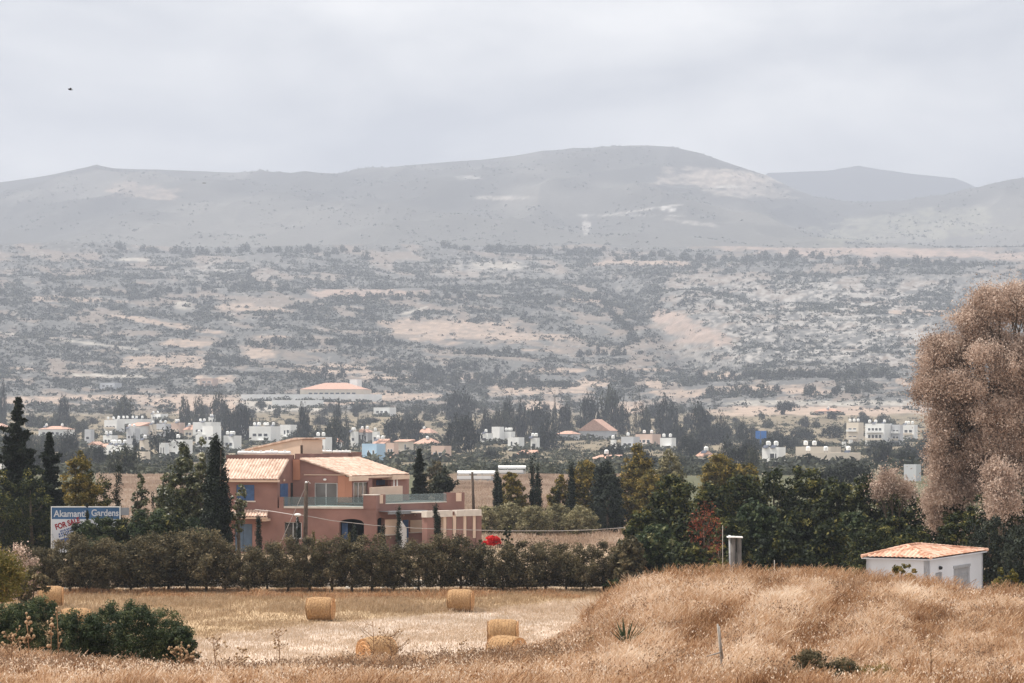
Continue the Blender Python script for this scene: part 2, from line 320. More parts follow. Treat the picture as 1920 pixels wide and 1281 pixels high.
def cover(x, y, z):
    d = np.maximum(y, 1); px = 960 + x / d * F; py = HY - (z - HC) / d * F
    n1 = fbm(x / 30, y / 60, 51, 4)[..., None]; n2 = fbm(px / 22, py / 4.5, 53, 4); n3 = fbm(px / 7, py / 2.5, 57, 3)
    c = np.zeros(x.shape + (3,))
    bank = np.array((.34, .215, .14)) * (.8 + .5 * n1)
    # harvested field: strawy upper part, pale swathes lower part
    yl = np.interp(px, [-200, 330, 600, 880, 1130, 1300], [1250, 1200, 1168, 1146, 1118, 1105]) + 10 * (fbm(px / 40, py / 9, 63, 3) - .5)
    st = .5 + .5 * np.sin((py - yl) * .42 + 2.6 * fbm(px / 150, py / 20, 61, 2) + 1.5)
    kk = sstep(-4, 8, py - yl)[..., None]
    f1 = np.array((.44, .32, .20)) * (.82 + .36 * n3[..., None]); f2 = np.array((.50, .40, .325)) * (.74 + .14 * st[..., None] + .36 * n3[..., None])
    field = f1 * (1 - kk) + f2 * kk
    yard = np.array((.34, .25, .17)) * (.7 + .6 * n1)
    back = TAN * (.32 + .75 * fbm(px / 16, py / 5, 71, 5)[..., None])
    gs = np.exp(-((py - 896) / 3.0) ** 2)[..., None] * ((px > 840) & (px < 1000))[..., None]
    back = back * ((px > 180) & (px < 345) | (px > 850) & (px < 1185))[..., None] + np.array((.10, .10, .06)) * (1 - ((px > 180) & (px < 345) | (px > 850) & (px < 1185)))[..., None]
    back = back * (1 - gs * .7) + np.array((.16, .18, .10)) * gs * .7
    town = np.array((.20, .165, .115)) * (.6 + .8 * n2[..., None])
    s2 = (n2 * .6 + n3 * .4)[..., None]
    hill = SCR * (.75 + .5 * s2)
    tanish = sstep(.53, .66, fbm(px / 55, (py + .10 * np.abs(px - 1150)) / 10, 81, 4))[..., None]
    hill = hill * (1 - tanish * .5) + TAN * .72 * tanish * .5
    rk = (sstep(1180, 1420, px) * (1 - sstep(1700, 1800, px)) * sstep(505, 560, py) * (1 - sstep(670, 700, py)) + .8 * np.exp(-((px - 410) / 110) ** 2 - ((py - 510) / 22) ** 2) + .5 * np.exp(-((px - 900) / 300) ** 2 - ((py - 510) / 25) ** 2) + .45 * sstep(1150, 1300, px) * np.exp(-((py - 535) / 25) ** 2))
    rk = np.clip(rk, 0, 1) * sstep(.46, .60, fbm(px / 9, py / 3.2, 83, 3)); hill = hill * (1 - rk[..., None]) + ROCK * rk[..., None]
    rocks = sstep(.66, .76, fbm(px / 6, py / 2.4, 87, 3))[..., None] * .55; hill = hill * (1 - rocks) + ROCK * rocks
    for p in PATCH:
        a = inpatch(px, py, p)[..., None] * .80 * (.65 + .5 * sstep(.35, .6, fbm(px / 8, py / 3, 85, 3)))[..., None]; hill = hill * (1 - a) + np.array(p[4]) * (.86 + .28 * n3[..., None]) * a
    mt = np.array((.075, .073, .066)) * (.75 + .5 * fbm(x / 300, y / 500, 91, 4)[..., None])
    pl = sstep(.52, .66, fbm(x / 520 + .3, y / 900, 93, 4))[..., None] * .55; mt = mt * (1 - pl) + np.array((.20, .19, .17)) * pl
    fb = 1 - W_(5200, 6900, d); mt = mt * (1 - fb * .55) + np.array((.15, .145, .13)) * (.75 + .5 * s2) * fb * .55
    for p in MPATCH:
        a = inpatch(px, py, p)[..., None] * .6 * (.45 + .7 * sstep(.35, .62, fbm(px / 9, py / 3, 85, 4)))[..., None]; mt = mt * (1 - a) + np.array(p[4]) * a
    def W(a, b): return sstep(a, b, d)[..., None]
    c = bank * (1 - W(66, 76)) + field * W(66, 76)
    c = c * (1 - W(141, 144)) + yard * W(141, 144)
    c = c * (1 - W(215, 240)) + back * W(215, 240)
    c = c * (1 - W(500, 560)) + town * W(500, 560)
    c = c * (1 - W(1700, 1900)) + hill * W(1700, 1900)
    c = c * (1 - W(4850, 5150)) + mt * W(4850, 5150)
    # some patches already start at the edge of the town
    e = (d > 1500) & (d < 1900)
    if e.any():
        for p in PATCH:
            if p[3] > 735:
                a = inpatch(px, py, p)[..., None] * .9 * e[..., None]; c = c * (1 - a) + np.array(p[4]) * a
    return np.clip(c, .01, .9)
def ground_mat():
    m, N, L = newmat('ground_cover'); o = N("ShaderNodeOutputMaterial"); b = N("ShaderNodeBsdfPrincipled"); L(b.outputs[0], o.inputs[0])
    b.inputs['Roughness'].default_value = .95; b.inputs['Specular IOR Level'].default_value = .1
    a = N("ShaderNodeAttribute"); a.attribute_name = 'cover'; t = N("ShaderNodeTexCoord")
    n = N("ShaderNodeTexNoise"); n.inputs['Scale'].default_value = 1.6; n.inputs['Detail'].default_value = 9; n.inputs['Roughness'].default_value = .75; L(t.outputs['Object'], n.inputs['Vector'])
    n2 = N("ShaderNodeTexNoise"); n2.inputs['Scale'].default_value = .07; n2.inputs['Detail'].default_value = 10; n2.inputs['Roughness'].default_value = .72; L(t.outputs['Object'], n2.inputs['Vector'])
    mu = N("ShaderNodeMath"); mu.operation = 'MULTIPLY'; L(n.outputs['Fac'], mu.inputs[0]); L(n2.outputs['Fac'], mu.inputs[1])
    mr = N("ShaderNodeMapRange"); mr.inputs[1].default_value = .10; mr.inputs[2].default_value = .42; mr.inputs[3].default_value = .55; mr.inputs[4].default_value = 1.45; L(mu.outputs[0], mr.inputs[0])
    vm = N("ShaderNodeVectorMath"); vm.operation = 'SCALE'; L(a.outputs['Color'], vm.inputs[0]); L(mr.outputs[0], vm.inputs['Scale']); L(vm.outputs[0], b.inputs['Base Color'])
    bp = N("ShaderNodeBump"); bp.inputs['Strength'].default_value = .5; bp.inputs['Distance'].default_value = .12; L(n.outputs['Fac'], bp.inputs['Height']); L(bp.outputs[0], b.inputs['Normal'])
    return m
M['ground'] = ground_mat()
def grid_mesh(name, pxs, ds, m):
    PX, D = np.meshgrid(pxs, ds); x = (PX - 960) / F * D; y = D; z = gz(x, y)
    c = cover(x, y, z); nx = len(pxs); ny = len(ds)
    i = np.arange((ny - 1) * (nx - 1)); r = i // (nx - 1); q = i % (nx - 1); a = r * nx + q
    f = np.stack([a, a + 1, a + 1 + nx, a + nx], 1)
    me = npmesh(name, np.stack([x, y, z], -1).reshape(-1, 3), f, m, smooth=True, colr=c.reshape(-1, 3))
    return tag(link(bpy.data.objects.new(name, me)), kind='structure')
pxs = np.unique(np.concatenate([np.arange(-2600, -60, 60), np.arange(-60, 1981, 3.4), np.arange(1981, 4600, 60)]))
pyq = lambda a, b, st: np.interp(np.arange(a, b, -st), PR_PY[3:][::-1], PR_D[3:][::-1])
ds = np.unique(np.concatenate([np.linspace(1.5, 40, 20), np.linspace(40, 84, 110), np.geomspace(84, 260, 170), np.geomspace(260, 1700, 90), pyq(785, 520, 1.3), np.linspace(3700, 5100, 90), np.linspace(5100, 8000, 150), [8100, 8400, 9000]]))
grid_mesh('ground', pxs, ds, M['ground'])
# the separate ridge behind on the right
def ridge(name, pts, d0, d1, seed):
    px = np.arange(pts[0][0], pts[-1][0] + 1, 5.0); rp = np.interp(px, [p[0] for p in pts], [p[1] for p in pts]) + 2 * (fbm(px / 25, px * 0, seed, 3) - .5)
    t = np.linspace(0, 1, 60); T, PXX = np.meshgrid(t, px, indexing='ij'); D = d0 + (d1 - d0) * T
    x = (PXX - 960) / F * D; z0 = 250.0; zt = HC + (HY - rp[None, :]) / F * d1
    z = z0 + (zt - z0) * T ** .8 + 60 * (fbm(x / 500, D / 900, seed + 3, 4) - .5) * np.sin(np.pi * T)
    nx = len(px); i = np.arange(59 * (nx - 1)); a = (i // (nx - 1)) * nx + i % (nx - 1)
    c = np.ones(x.shape + (3,)) * np.array((.040, .040, .040)) * (.75 + .5 * fbm(x / 300, D / 500, seed + 7, 4)[..., None])
    me = npmesh(name, np.stack([x, D, z], -1).reshape(-1, 3), np.stack([a, a + 1, a + 1 + nx, a + nx], 1), M['ground'], smooth=True, colr=c.reshape(-1, 3))
    tag(link(bpy.data.objects.new(name, me)), kind='structure')
ridge('mountain', [(1340, 470), (1400, 360), (1440, 324), (1500, 322), (1560, 319), (1585, 315), (1610, 311), (1650, 318), (1700, 325), (1790, 334), (1815, 344), (1835, 354), (1900, 380), (2000, 470)], 8600, 10500, 201)

# ------------------------------------------------------------------ foliage builders
def quads(c, nrm, size, asp=1.0, up=None):
    """leaf quads at c facing nrm"""
    n = len(c); nrm = nrm / np.maximum(np.linalg.norm(nrm, axis=1, keepdims=True), 1e-6)
    r = rng.normal(size=(n, 3)) if up is None else up + .25 * rng.normal(size=(n, 3))
    t = r - (r * nrm).sum(1, keepdims=True) * nrm; t /= np.maximum(np.linalg.norm(t, axis=1, keepdims=True), 1e-6); b = np.cross(nrm, t)
    size = np.broadcast_to(size, (n,))[:, None]
    v = np.stack([c - t * size * asp, c + b * size * .5, c + t * size * asp, c - b * size * .5], 1)
    return v.reshape(-1, 3), np.arange(n * 4).reshape(n, 4)
def crown_pts(shape, nclump, nleaf, seed, rc):
    """shape(t)->(radius 0..1) over height t; returns unit points (radius 1, height 1), outward normals and tints"""
    g = np.random.default_rng(seed)
    t = g.random(nclump * 4); r = np.array([shape(q) for q in t]); keep = g.random(len(t)) < (r / r.max()) ** 1.2
    t = t[keep][:nclump]; n = len(t); r = np.array([shape(q) for q in t])
    a = g.random(n) * 2 * np.pi; rr = r * (g.random(n) ** .38) * (1 + .13 * g.normal(size=n))
    cx, cy, cz = rr * np.cos(a), rr * np.sin(a), t + .02 * g.normal(size=n)
    ct = np.clip(.42 + .17 * g.normal(size=n), 0, 1); cs = rc * (.65 + .7 * g.random(n))
    off = g.normal(size=(n, nleaf, 3)); off /= np.linalg.norm(off, axis=2, keepdims=True); off *= (g.random((n, nleaf, 1)) ** .5)
    return cx, cy, cz, cs, off, ct, g
def crown(name, shape, rad, h, m, nclump, nleaf, leaf, seed, rc=.22, asp=.9, z0=0.0, flat=.8, droop=0, stray=.0):
    cx, cy, cz, cs, off, ct, g = crown_pts(shape, nclump, nleaf, seed, rc)
    n = len(cx); cs_ = (cs * rad)[:, None]
    c = np.stack([(cx * rad)[:, None] + off[..., 0] * cs_, (cy * rad)[:, None] + off[..., 1] * cs_, (cz * h)[:, None] + off[..., 2] * cs_ * flat], -1)
    if droop: c[..., 2] -= droop * g.random((n, nleaf)) ** 2 * cs_
    if stray: c += g.normal(size=c.shape) * stray
    nrm = off + .6 * g.normal(size=off.shape) + np.array((0, 0, .5))
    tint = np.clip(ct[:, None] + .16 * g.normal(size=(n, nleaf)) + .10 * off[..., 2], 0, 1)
    c = c.reshape(-1, 3); c[:, 2] = np.maximum(c[:, 2], .02) + z0
    up = np.tile(np.array((0, 0, 1.0)), (len(c), 1)) if droop else None
    v, f = quads(c, nrm.reshape(-1, 3), leaf * (.6 + .8 * g.random(len(c))), asp, up)
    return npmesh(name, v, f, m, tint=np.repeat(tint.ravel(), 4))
S_round = lambda t: math.sqrt(max(0, 1 - (2 * t - .95) ** 2 * .98)) * (.9 + .1 * math.sin(9 * t))
S_olive = lambda t: min(1, .62 + 1.3 * t) * math.sqrt(max(.02, 1 - max(0, (t - .45) / .56) ** 2))
S_cyp = lambda t: min(1, .55 + 3 * t) * (1 - t ** 2.2) ** .8 + .03
S_thin = lambda t: min(1, .7 + 2 * t) * (1 - t) ** .6 + .04
S_cone = lambda t: (1 - t) ** .85 * (0.95 if t > .06 else .6) + .03
S_pop = lambda t: min(1, .55 + 1.6 * t) * (1 - max(0, (t - .3) / .7) ** 1.7) ** .9 + .05
S_umb = lambda t: (.25 if t < .35 else min(1, (t - .3) * 3.5)) * math.sqrt(max(.02, 1 - max(0, (t - .55) / .46) ** 2))
def trunk_mb(h, r, limbs, seed, spread=.5, lean=.05):
    g = random.Random(seed); mb = MB(); lx, ly = g.uniform(-lean, lean) * h, g.uniform(-lean, lean) * h
    pts = [(0, 0, -.3), (lx * .3, ly * .3, h * .3), (lx * .7, ly * .7, h * .65), (lx, ly, h)]
    mb.tube(pts, [r * 1.25, r * .9, r * .6, r * .15], 8)
    for k in range(limbs):
        t = g.uniform(.25, .8); a = g.uniform(0, 6.28); s = g.uniform(.6, 1) * spread * h * (1 - t * .5)
        b = Vector((lx * t, ly * t, h * t)); e = b + Vector((math.cos(a) * s, math.sin(a) * s, h * g.uniform(.15, .35)))
        mb.tube([b, (b + e) / 2 + Vector((0, 0, -.05 * h)), e], [r * .45 * (1 - t * .5), r * .3 * (1 - t * .5), r * .07], 6)
    return mb
PROTO = {}
def tree(name, px, pytop, width, d, shape, mk, label, cat='tree', group=None, nclump=150, nleaf=40, leaf=.13, rc=.2, h0=.0, trunk=(.14, 6), seed=None, pybase=None, flat=.8, droop=0, asp=.9, stray=0, gone=False):
    """a tree standing at depth d whose crown top shows at row pytop and whose crown is width pixels wide"""
    x = X(px, d); zb = g1(x, d) if pybase is None else Z(pybase, d); h = Z(pytop, d) - zb; rad = width / 2 / F * d
    seed = seed or int(px * 7 + d)
    o = empty(name, (x, d, zb)); tag(o, label, cat, group)
    if shape is S_thin: rc = .75; flat = 2.2
    me = crown('crown', shape, rad, h * (1 - h0), M[mk], nclump, nleaf, leaf, seed, rc, asp, h * h0, flat, droop, stray)
    c = bpy.data.objects.new('crown', me); col.objects.link(c); c.parent = o
    if trunk:
        t = bpy.data.objects.new('trunk', trunk_mb(h * (.82 if trunk[1] else .9), trunk[0], trunk[1], seed, min(.5, rad / h * 1.0)).mesh('trunk', M['bark'], True)); col.objects.link(t); t.parent = o
    return o
def copytree(o):
    c = o.copy(); col.objects.link(c)
    for ch in list(o.children):
        k = ch.copy(); col.objects.link(k); k.parent = c
    return c
ORD = ['first', 'second', 'third', 'fourth', 'fifth', 'sixth', 'seventh', 'eighth', 'ninth', 'tenth', 'eleventh', 'twelfth', 'thirteenth', 'fourteenth', 'fifteenth', 'sixteenth', 'seventeenth', 'eighteenth', 'nineteenth', 'twentieth']
ORD += ['twenty-' + o for o in ORD[:9]] + ['thirtieth'] + ['thirty-' + o for o in ORD[:9]] + ['fortieth'] + ['forty-' + o for o in ORD[:9]] + ['fiftieth'] + ['fifty-' + o for o in ORD[:9]] + ['sixtieth'] + ['sixty-' + o for o in ORD[:9]] + ['seventieth'] + ['seventy-' + o for o in ORD[:9]] + ['eightieth'] + ['eighty-' + o for o in ORD[:9]]

# ------------------------------------------------------------------ the villa
class Face:
    """a vertical plane through two (photo column, depth) points, with its outward side towards the road"""
    def __init__(s, px0, d0, px1, d1):
        s.p = np.array((X(px0, d0), d0)); q = np.array((X(px1, d1), d1)); s.u = (q - s.p) / np.linalg.norm(q - s.p)
        s.n = np.array((s.u[1], -s.u[0])); s.d = d0
        if s.n @ s.p > 0: s.n = -s.n
    def at(s, px, off=0.0):
        k = (px - 960) / F; a = s.p + s.n * off
        t = (k * a[1] - a[0]) / (s.u[0] - k * s.u[1]); return a + s.u * t
    def z(s, py): return Z(py, s.d)
    def box(s, mb, pa, pb, pt, pbm, f=0.0, b=-.3, m=0, zt=None, zb=None):
        A = s.at(pa, f); B = s.at(pb, f); C = B - s.n * (f - b); D = A - s.n * (f - b)
        z0 = s.z(pbm) if zb is None else zb; z1 = s.z(pt) if zt is None else zt
        mb.hexa([(*A, z0), (*B, z0), (*C, z0), (*D, z0), (*A, z1), (*B, z1), (*C, z1), (*D, z1)], m); return mb
    def wall(s, mb, pa, pb, pt, pbm, holes=(), f=0.0, b=-.3, m=0):
        xs = sorted({pa, pb, *[h[0] for h in holes], *[h[1] for h in holes]}); ys = sorted({pt, pbm, *[h[2] for h in holes], *[h[3] for h in holes]})
        for x0, x1 in zip(xs, xs[1:]):
            for y0, y1 in zip(ys, ys[1:]):
                cx, cy = (x0 + x1) / 2, (y0 + y1) / 2
                if not any(h[0] < cx < h[1] and h[2] < cy < h[3] for h in holes): s.box(mb, x0, x1, y0, y1, f, b, m)
        return mb
    def pt(s, px, py, off=0.0): a = s.at(px, off); return Vector((a[0], a[1], s.z(py)))
def tile_roof(mb, el, er, tr, tl, pitch=.25, amp=.085, m=0, thick=.06):
    """corrugated clay tile sheet between eave (left, right) and top (right, left)"""
    el, er, tr, tl = map(Vector, (el, er, tr, tl)); nc = max(4, int((er - el).length / pitch)) * 4; L_ = ((tl + tr) / 2 - (el + er) / 2).length; nr = max(2, int(L_ / .38)) * 2
    nrm = (er - el).cross(tl - el).normalized(); b = len(mb.v)
    for j in range(nr + 1):
        v = j / nr; step = .0 if j % 2 == 0 else -.022
        for i in range(nc + 1):
            u = i / nc; p = el.lerp(er, u).lerp(tl.lerp(tr, u), v)
            q = p + nrm * (amp * abs(math.sin(math.pi * (i / 4))) + (.03 if j % 2 == 0 else .0) + .008 * math.sin(i * 12.7 + j * 5.1))
            mb.v.append(tuple(q))
    w_ = nc + 1
    for j in range(nr):
        for i in range(nc): mb.f.append((b + j * w_ + i, b + j * w_ + i + 1, b + (j + 1) * w_ + i + 1, b + (j + 1) * w_ + i)); mb.m.append(m)
    c = [p - nrm * thick for p in (el, er, tr, tl)] + [p - nrm * .012 for p in (el, er, tr, tl)]
    mb.hexa(c, m)
    return mb
FL = Face(415, 188.3, 520, 187.0); FS = Face(520, 187, 548, 190.0); FG = Face(520, 187, 690, 185.2)
FU = Face(548, 190, 660, 188.7); FE = Face(660, 188.7, 767, 200.0); FT = Face(705, 185.6, 870, 193.2); FP = Face(800, 184.9, 902, 189.2)
vil = empty('villa', (*FG.at(600), 0)); tag(vil, 'two-storey pink stucco villa with clay tile roofs and glass balustrades behind the field hedge', 'villa')
def part(name, mb, m, parent=None, label=None, smooth=False):
    o = mb.build(name, M[m] if isinstance(m, str) else m, parent or vil, smooth)
    if label: o['label'] = label
    return o
GB = 1037
# left wing
mb = MB(); FL.wall(mb, 400, 520, 903, GB, [(443, 477, 909, 939), (440, 473, 982, 1034)], 0, -.35)

# side wall top above the roof rake: a sloped prism
a0 = FS.pt(520.05, 898); a1 = FS.pt(541, 862); a2 = FS.pt(541, 862); n_ = Vector((*FS.n, 0)) * -.3
part('wall', mb, 'stucco')
mb = MB(); b_ = len(mb.v); P5 = [FS.pt(520.05, GB), FS.pt(548, GB), FS.pt(548, 862), FS.pt(541.5, 862), FS.pt(520.05, 902)]; q5 = Vector((*FS.n, 0)) * -.3
mb.v += [tuple(p) for p in P5] + [tuple(p + q5) for p in P5]; mb.f += [(0, 1, 2, 3, 4), (9, 8, 7, 6, 5)] + [(i, 5 + i, 5 + (i + 1) % 5, (i + 1) % 5) for i in range(5)]; mb.m += [0] * 7; part('side_wall', mb, 'stucco')
mb = MB(); tp = FL.pt(424, 853, -3.2); FL.box(mb, 424, 549, 853.5, 864, -3.15, -3.45); FL.box(mb, 424, 549, 861, 903, -3.5, -4.2)
part('parapet', mb, 'stucco')
mb = MB(); eL, eR = FL.at(405, .45), FL.at(521, .45); ze = FL.z(899); A = FS.at(541.5, .12); zt = FL.z(862.5)
dirv = A - eR; tl = eL + dirv
tile_roof(mb, (*eL, ze), (*eR, ze), (*(eR + dirv), zt), (*tl, zt)); rf = part('roof', mb, 'tile_pale')
mb = MB(); FL.box(mb, 405, 521, 899.5, 903.5, .40, .0); part('fascia', mb, 'cream', rf)
def tanks(face, spots, off, name='water_tank'):
    for (pa, pb, pt, pbm) in spots:
        mb = MB(); a, b = face.pt(pa, (pt + pbm) / 2, off), face.pt(pb, (pt + pbm) / 2, off); r = (face.z(pt) - face.z(pbm)) / 2
        mb.tube([a, a.lerp(b, .04), a.lerp(b, .96), b], [r * .7, r, r, r * .7], 12); c = a.lerp(b, .5)
        mb.tube([c + Vector((0, 0, r * .8)), c + Vector((0, 0, r * 1.7))], r * .75, 10)
        part(name, mb, 'white', smooth=False)
tanks(FL, [(446, 466, 846, 853), (463, 483, 846.5, 853), (480, 498, 847, 853), (497, 522, 845.5, 853), (523, 545, 846.5, 853)], -4.2)
tanks(FU, [(578, 594, 846, 851), (597, 622, 845.5, 851), (624, 640, 846, 851), (640, 658, 846, 851)], -10.0)
def shutters(face, pa, pb, pt, pbm, m='blue', name='shutter', off=.03):
    n = 2; w_ = (pb - pa) / n
    for k in range(n):
        mb = MB(); face.box(mb, pa + k * w_ + .2, pa + (k + 1) * w_ - .2, pt, pbm, off, off - .06)
        for j in range(5):
            y = pt + (pbm - pt) * (j + .5) / 5; face.box(mb, pa + k * w_ + .8, pa + (k + 1) * w_ - .8, y - (pbm - pt) * .07, y + (pbm - pt) * .07, off + .02, off - .001)
        part(name, mb, m)
shutters(FL, 443, 477, 909, 939, off=-.05)
mb = MB(); FL.box(mb, 441, 479, 938.6, 941, .06, -.05); part('window_sill', mb, 'sill')
shutters(FL, 440, 473, 982, 1034, 'bluedoor', 'door', -.1)
mb = MB(); FL.box(mb, 400, 521, 982, 984, -.25, -.3)
# porch roof over the ground floor door
mb = MB(); a, b = FL.at(420, 1.15), FL.at(500, 1.15); c, d_ = FL.at(503, .02), FL.at(423, .02)
tile_roof(mb, (*a, FL.z(968)), (*b, FL.z(968)), (*c, FL.z(957.5)), (*d_, FL.z(957.5))); pr = part('porch_roof', mb, 'tile_pale')
mb = MB(); FL.box(mb, 420, 500, 968.3, 971.5, 1.12, .9); FL.box(mb, 491, 498, 971.5, 976, 1.0, .01); part('fascia', mb, 'cream', pr)
# side wall shutter doors seen on the balcony
mb = MB(); FS.box(mb, 526, 540, 907.5, 951, .04, -.02); FS.box(mb, 533, 537, 909, 919, .07, .03); part('shutter', mb, 'blue')
mb = MB(); FS.box(mb, 546, 553.5, 907, 951, .05, .0); part('window', mb, 'dark_in')
for (pp, qq) in ((532.5, 901), (552.5, 900)):
    mb = MB(); p = FS.pt(pp, qq, .1); mb.ball(p, .09, n=8, r=4); part('wall_lamp', mb, 'cream')
# ground floor front wall with window and arch
mb = MB(); FG.wall(mb, 520, 705, 953, GB, [(533.5, 565.5, 979, 1009), (636, 682.5, 972, 1018)], 0, -.35)
def spandrel(face, mb, pa, pb, pt, rise, f, b, n=12):
    w2 = (pb - pa) / 2; cx = (pa + pb) / 2
    for k in range(n):
        x0 = pa + (pb - pa) * k / n; x1 = pa + (pb - pa) * (k + 1) / n
        y0 = pt + rise * (1 - math.sqrt(max(0, 1 - ((x0 - cx) / w2) ** 2))); y1 = pt + rise * (1 - math.sqrt(max(0, 1 - ((x1 - cx) / w2) ** 2)))
        A, B = face.at(x0, f), face.at(x1, f); D, C = face.at(x0, b), face.at(x1, b); zt = face.z(pt)
        mb.hexa([(*A, face.z(y0) - .001), (*B, face.z(y1) - .001), (*C, face.z(y1) - .001), (*D, face.z(y0) - .001), (*A, zt), (*B, zt), (*C, zt), (*D, zt)])
spandrel(FG, mb, 636, 682.5, 972, 8, 0, -.35)
FG.box(mb, 523.5, 531.5, 932, 953, .0, -.35); FG.box(mb, 681, 705, 928, 953, .05, -.9); part('ground_floor_wall', mb, 'stucco')
mb = MB(); FG.box(mb, 678, 706, 926.6, 928, .09, -.94); part('coping', mb, 'sill')
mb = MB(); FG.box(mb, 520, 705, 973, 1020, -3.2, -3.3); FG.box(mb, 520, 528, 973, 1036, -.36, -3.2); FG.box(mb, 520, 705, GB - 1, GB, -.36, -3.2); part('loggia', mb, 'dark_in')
mb = MB(); FG.box(mb, 641, 652, 981, 1018, -.6, -.66); part('shutter', mb, 'blue')
mb = MB(); FG.box(mb, 634, 684, 1018, 1020, .05, -.3); part('window_sill', mb, 'sill')
def window(face, pa, pb, pt, pbm, n=2, off=-.12, fr=.9, sill=True, parent=None, gm='glass'):
    mb = MB(); o0, o1 = off + .03, off - .04
    face.box(mb, pa, pa + fr, pt, pbm, o0, o1); face.box(mb, pb - fr, pb, pt, pbm, o0, o1); face.box(mb, pa + fr, pb - fr, pt, pt + fr, o0, o1); face.box(mb, pa + fr, pb - fr, pbm - fr, pbm, o0, o1)
    for k in range(1, n): x = pa + (pb - pa) * k / n; face.box(mb, x - fr * .55, x + fr * .55, pt + fr, pbm - fr, o0, o1)
    w_ = part('window', mb, 'alu', parent)
    mb = MB(); face.box(mb, pa + fr, pb - fr, pt + fr, pbm - fr, off - .01, off - .025); part('pane', mb, gm, w_)
    mb = MB(); face.box(mb, pa, pb, pt, pbm, off - .55, off - .6); part('shade_backing', mb, 'dark_in', w_)  # near-black sheet behind the panes; the room's shade is in its colour
    if sill: mb = MB(); face.box(mb, pa - 1.3, pb + 1.3, pbm, pbm + 1.7, .07, -.2); part('sill', mb, 'sill', w_)
    return w_
window(FG, 533.5, 565.5, 979, 1009, gm='glass_dark')
# balcony
mb = MB(); FG.box(mb, 532, 681, 949.2, 952.9, .10, -3.2); part('balcony_slab', mb, 'sill')
mb = MB(); FG.box(mb, 532, 681, 931.5, 949, .02, .005); part('glass_balustrade', mb, 'balu')
# upper floor set back
mb = MB(); FU.wall(mb, 548, 647.5, 890, 953, [(590, 632.5, 905.5, 950)], 0, -.3)
g0, g1_ = FU.pt(560, 861, 0), FU.pt(660, 893.2, 0)
n3 = Vector((*FU.n, 0)) * -.3
def vprism(mb, pts, nv):
    n = len(pts); b = len(mb.v); mb.v += [tuple(p) for p in pts] + [tuple(p + nv) for p in pts]
    mb.f += [tuple(b + i for i in range(n)), tuple(b + n + i for i in reversed(range(n)))] + [(b + i, b + n + i, b + n + (i + 1) % n, b + (i + 1) % n) for i in range(n)]; mb.m += [0] * (n + 2)
vprism(mb, [FU.pt(548, 889.9), FU.pt(660, 889.9), FU.pt(651, 889.8), FU.pt(563, 861.5), FU.pt(548, 861.5)], n3)
part('upper_wall', mb, 'stucco')
mb = MB(); FU.wall(mb, 647.5, 660, 893.5, 953, [], .0, -.3); FU.wall(mb, 633.5, 647.5, 892, 953, [], .012, .001)  # this wall end is painted lighter to stand for the light on it
part('upper_wall', mb, 'stucco_lit')
mb = MB(); FU.box(mb, 570, 646, 889.6, 891, .08, .0); part('string_course', mb, 'cream')
window(FU, 590, 632.5, 905.5, 950, 2, -.08, 1.0, False)
mb = MB(); p = FU.pt(609, 899, .15); mb.ball(p, .14, .1, .09, 8, 4); part('wall_lamp', mb, 'white')
# big roof falling to the right
ov = .25
FUo = lambda px, py, o=ov: FU.pt(px, py, o)
TL = FUo(562, 860.5); TLb = FUo(659.5, 893)
back = Vector((*FE.at(767, .35), 0)); back = back - Vector((TLb.x, TLb.y, 0))
mb = MB(); tile_roof(mb, (TLb.x, TLb.y, TLb.z), (TLb.x + back.x, TLb.y + back.y, TLb.z), (TL.x + back.x, TL.y + back.y, TL.z), (TL.x, TL.y, TL.z), .21)
rf2 = part('roof', mb, 'tile_pale')
mb = MB(); FE.box(mb, 660, 691, 893.6, 902, .30, .05); FE.box(mb, 691, 736, 893.6, 897.5, .22, .05); FE.box(mb, 736, 768, 893.6, 902.5, .32, -.6); part('fascia', mb, 'cream', rf2)
mb = MB(); FE.wall(mb, 660, 767, 897.6, 950, [(663, 690, 905, 947), (698, 734, 900, 930)], 0, -.3); part('side_wall', mb, 'stucco')
window(FE, 663, 690, 905, 947, 3, -.1, .8, False)
mb = MB(); FE.box(mb, 694, 760, 898, 952, -1.3, -1.5); part('recessed_wall', mb, 'stucco')
mb = MB(); FE.box(mb, 707, 722, 904, 913.5, -1.2, -1.28); part('shutter', mb, 'blue')
for q in (738, 744):
    mb = MB(); FE.box(mb, q, q + 2, 903, 920, .05, -.15); part('post', mb, 'white')
mb = MB(); FE.box(mb, 697, 755, 914, 944, 1.5, 1.3); part('balcony_wall', mb, 'cream')
# parapet behind the big roof and stair tower
FR = Face(562, 190.1, 668, 203.2); mb = MB(); FR.box(mb, 562, 659, 851.5, 875, .05, -.3); part('parapet', mb, 'stucco')
mb = MB(); FR.box(mb, 659, 678, 849.5, 880, .3, -1.6); part('chimney_block', mb, 'stucco')
mb = MB(); FU.box(mb, 553, 562, 851, 873, -.6, -3.4); part('pier', mb, 'stucco')
mb = MB(); FU.box(mb, 549, 562, 862, 900, .1, -.5); part('pier', mb, 'stucco_lit')
FK = Face(457, 200, 567, 195.8); mb = MB(); nk = Vector((*FK.n, 0)) * -2.4
vprism(mb, [FK.pt(457, 870), FK.pt(566, 870), FK.pt(566, 824.5), FK.pt(553, 824.5), FK.pt(457, 845.5)], nk); st = part('stair_tower', mb, 'cream')
mb = MB(); vprism(mb, [FK.pt(455, 845.6, .12), FK.pt(553, 824.6, .12), FK.pt(568, 823.4, .12), FK.pt(568, 820.6, .12), FK.pt(552, 820.8, .12), FK.pt(454, 843.4, .12)], nk * 1.1); part('roof', mb, 'tile_pale', st)
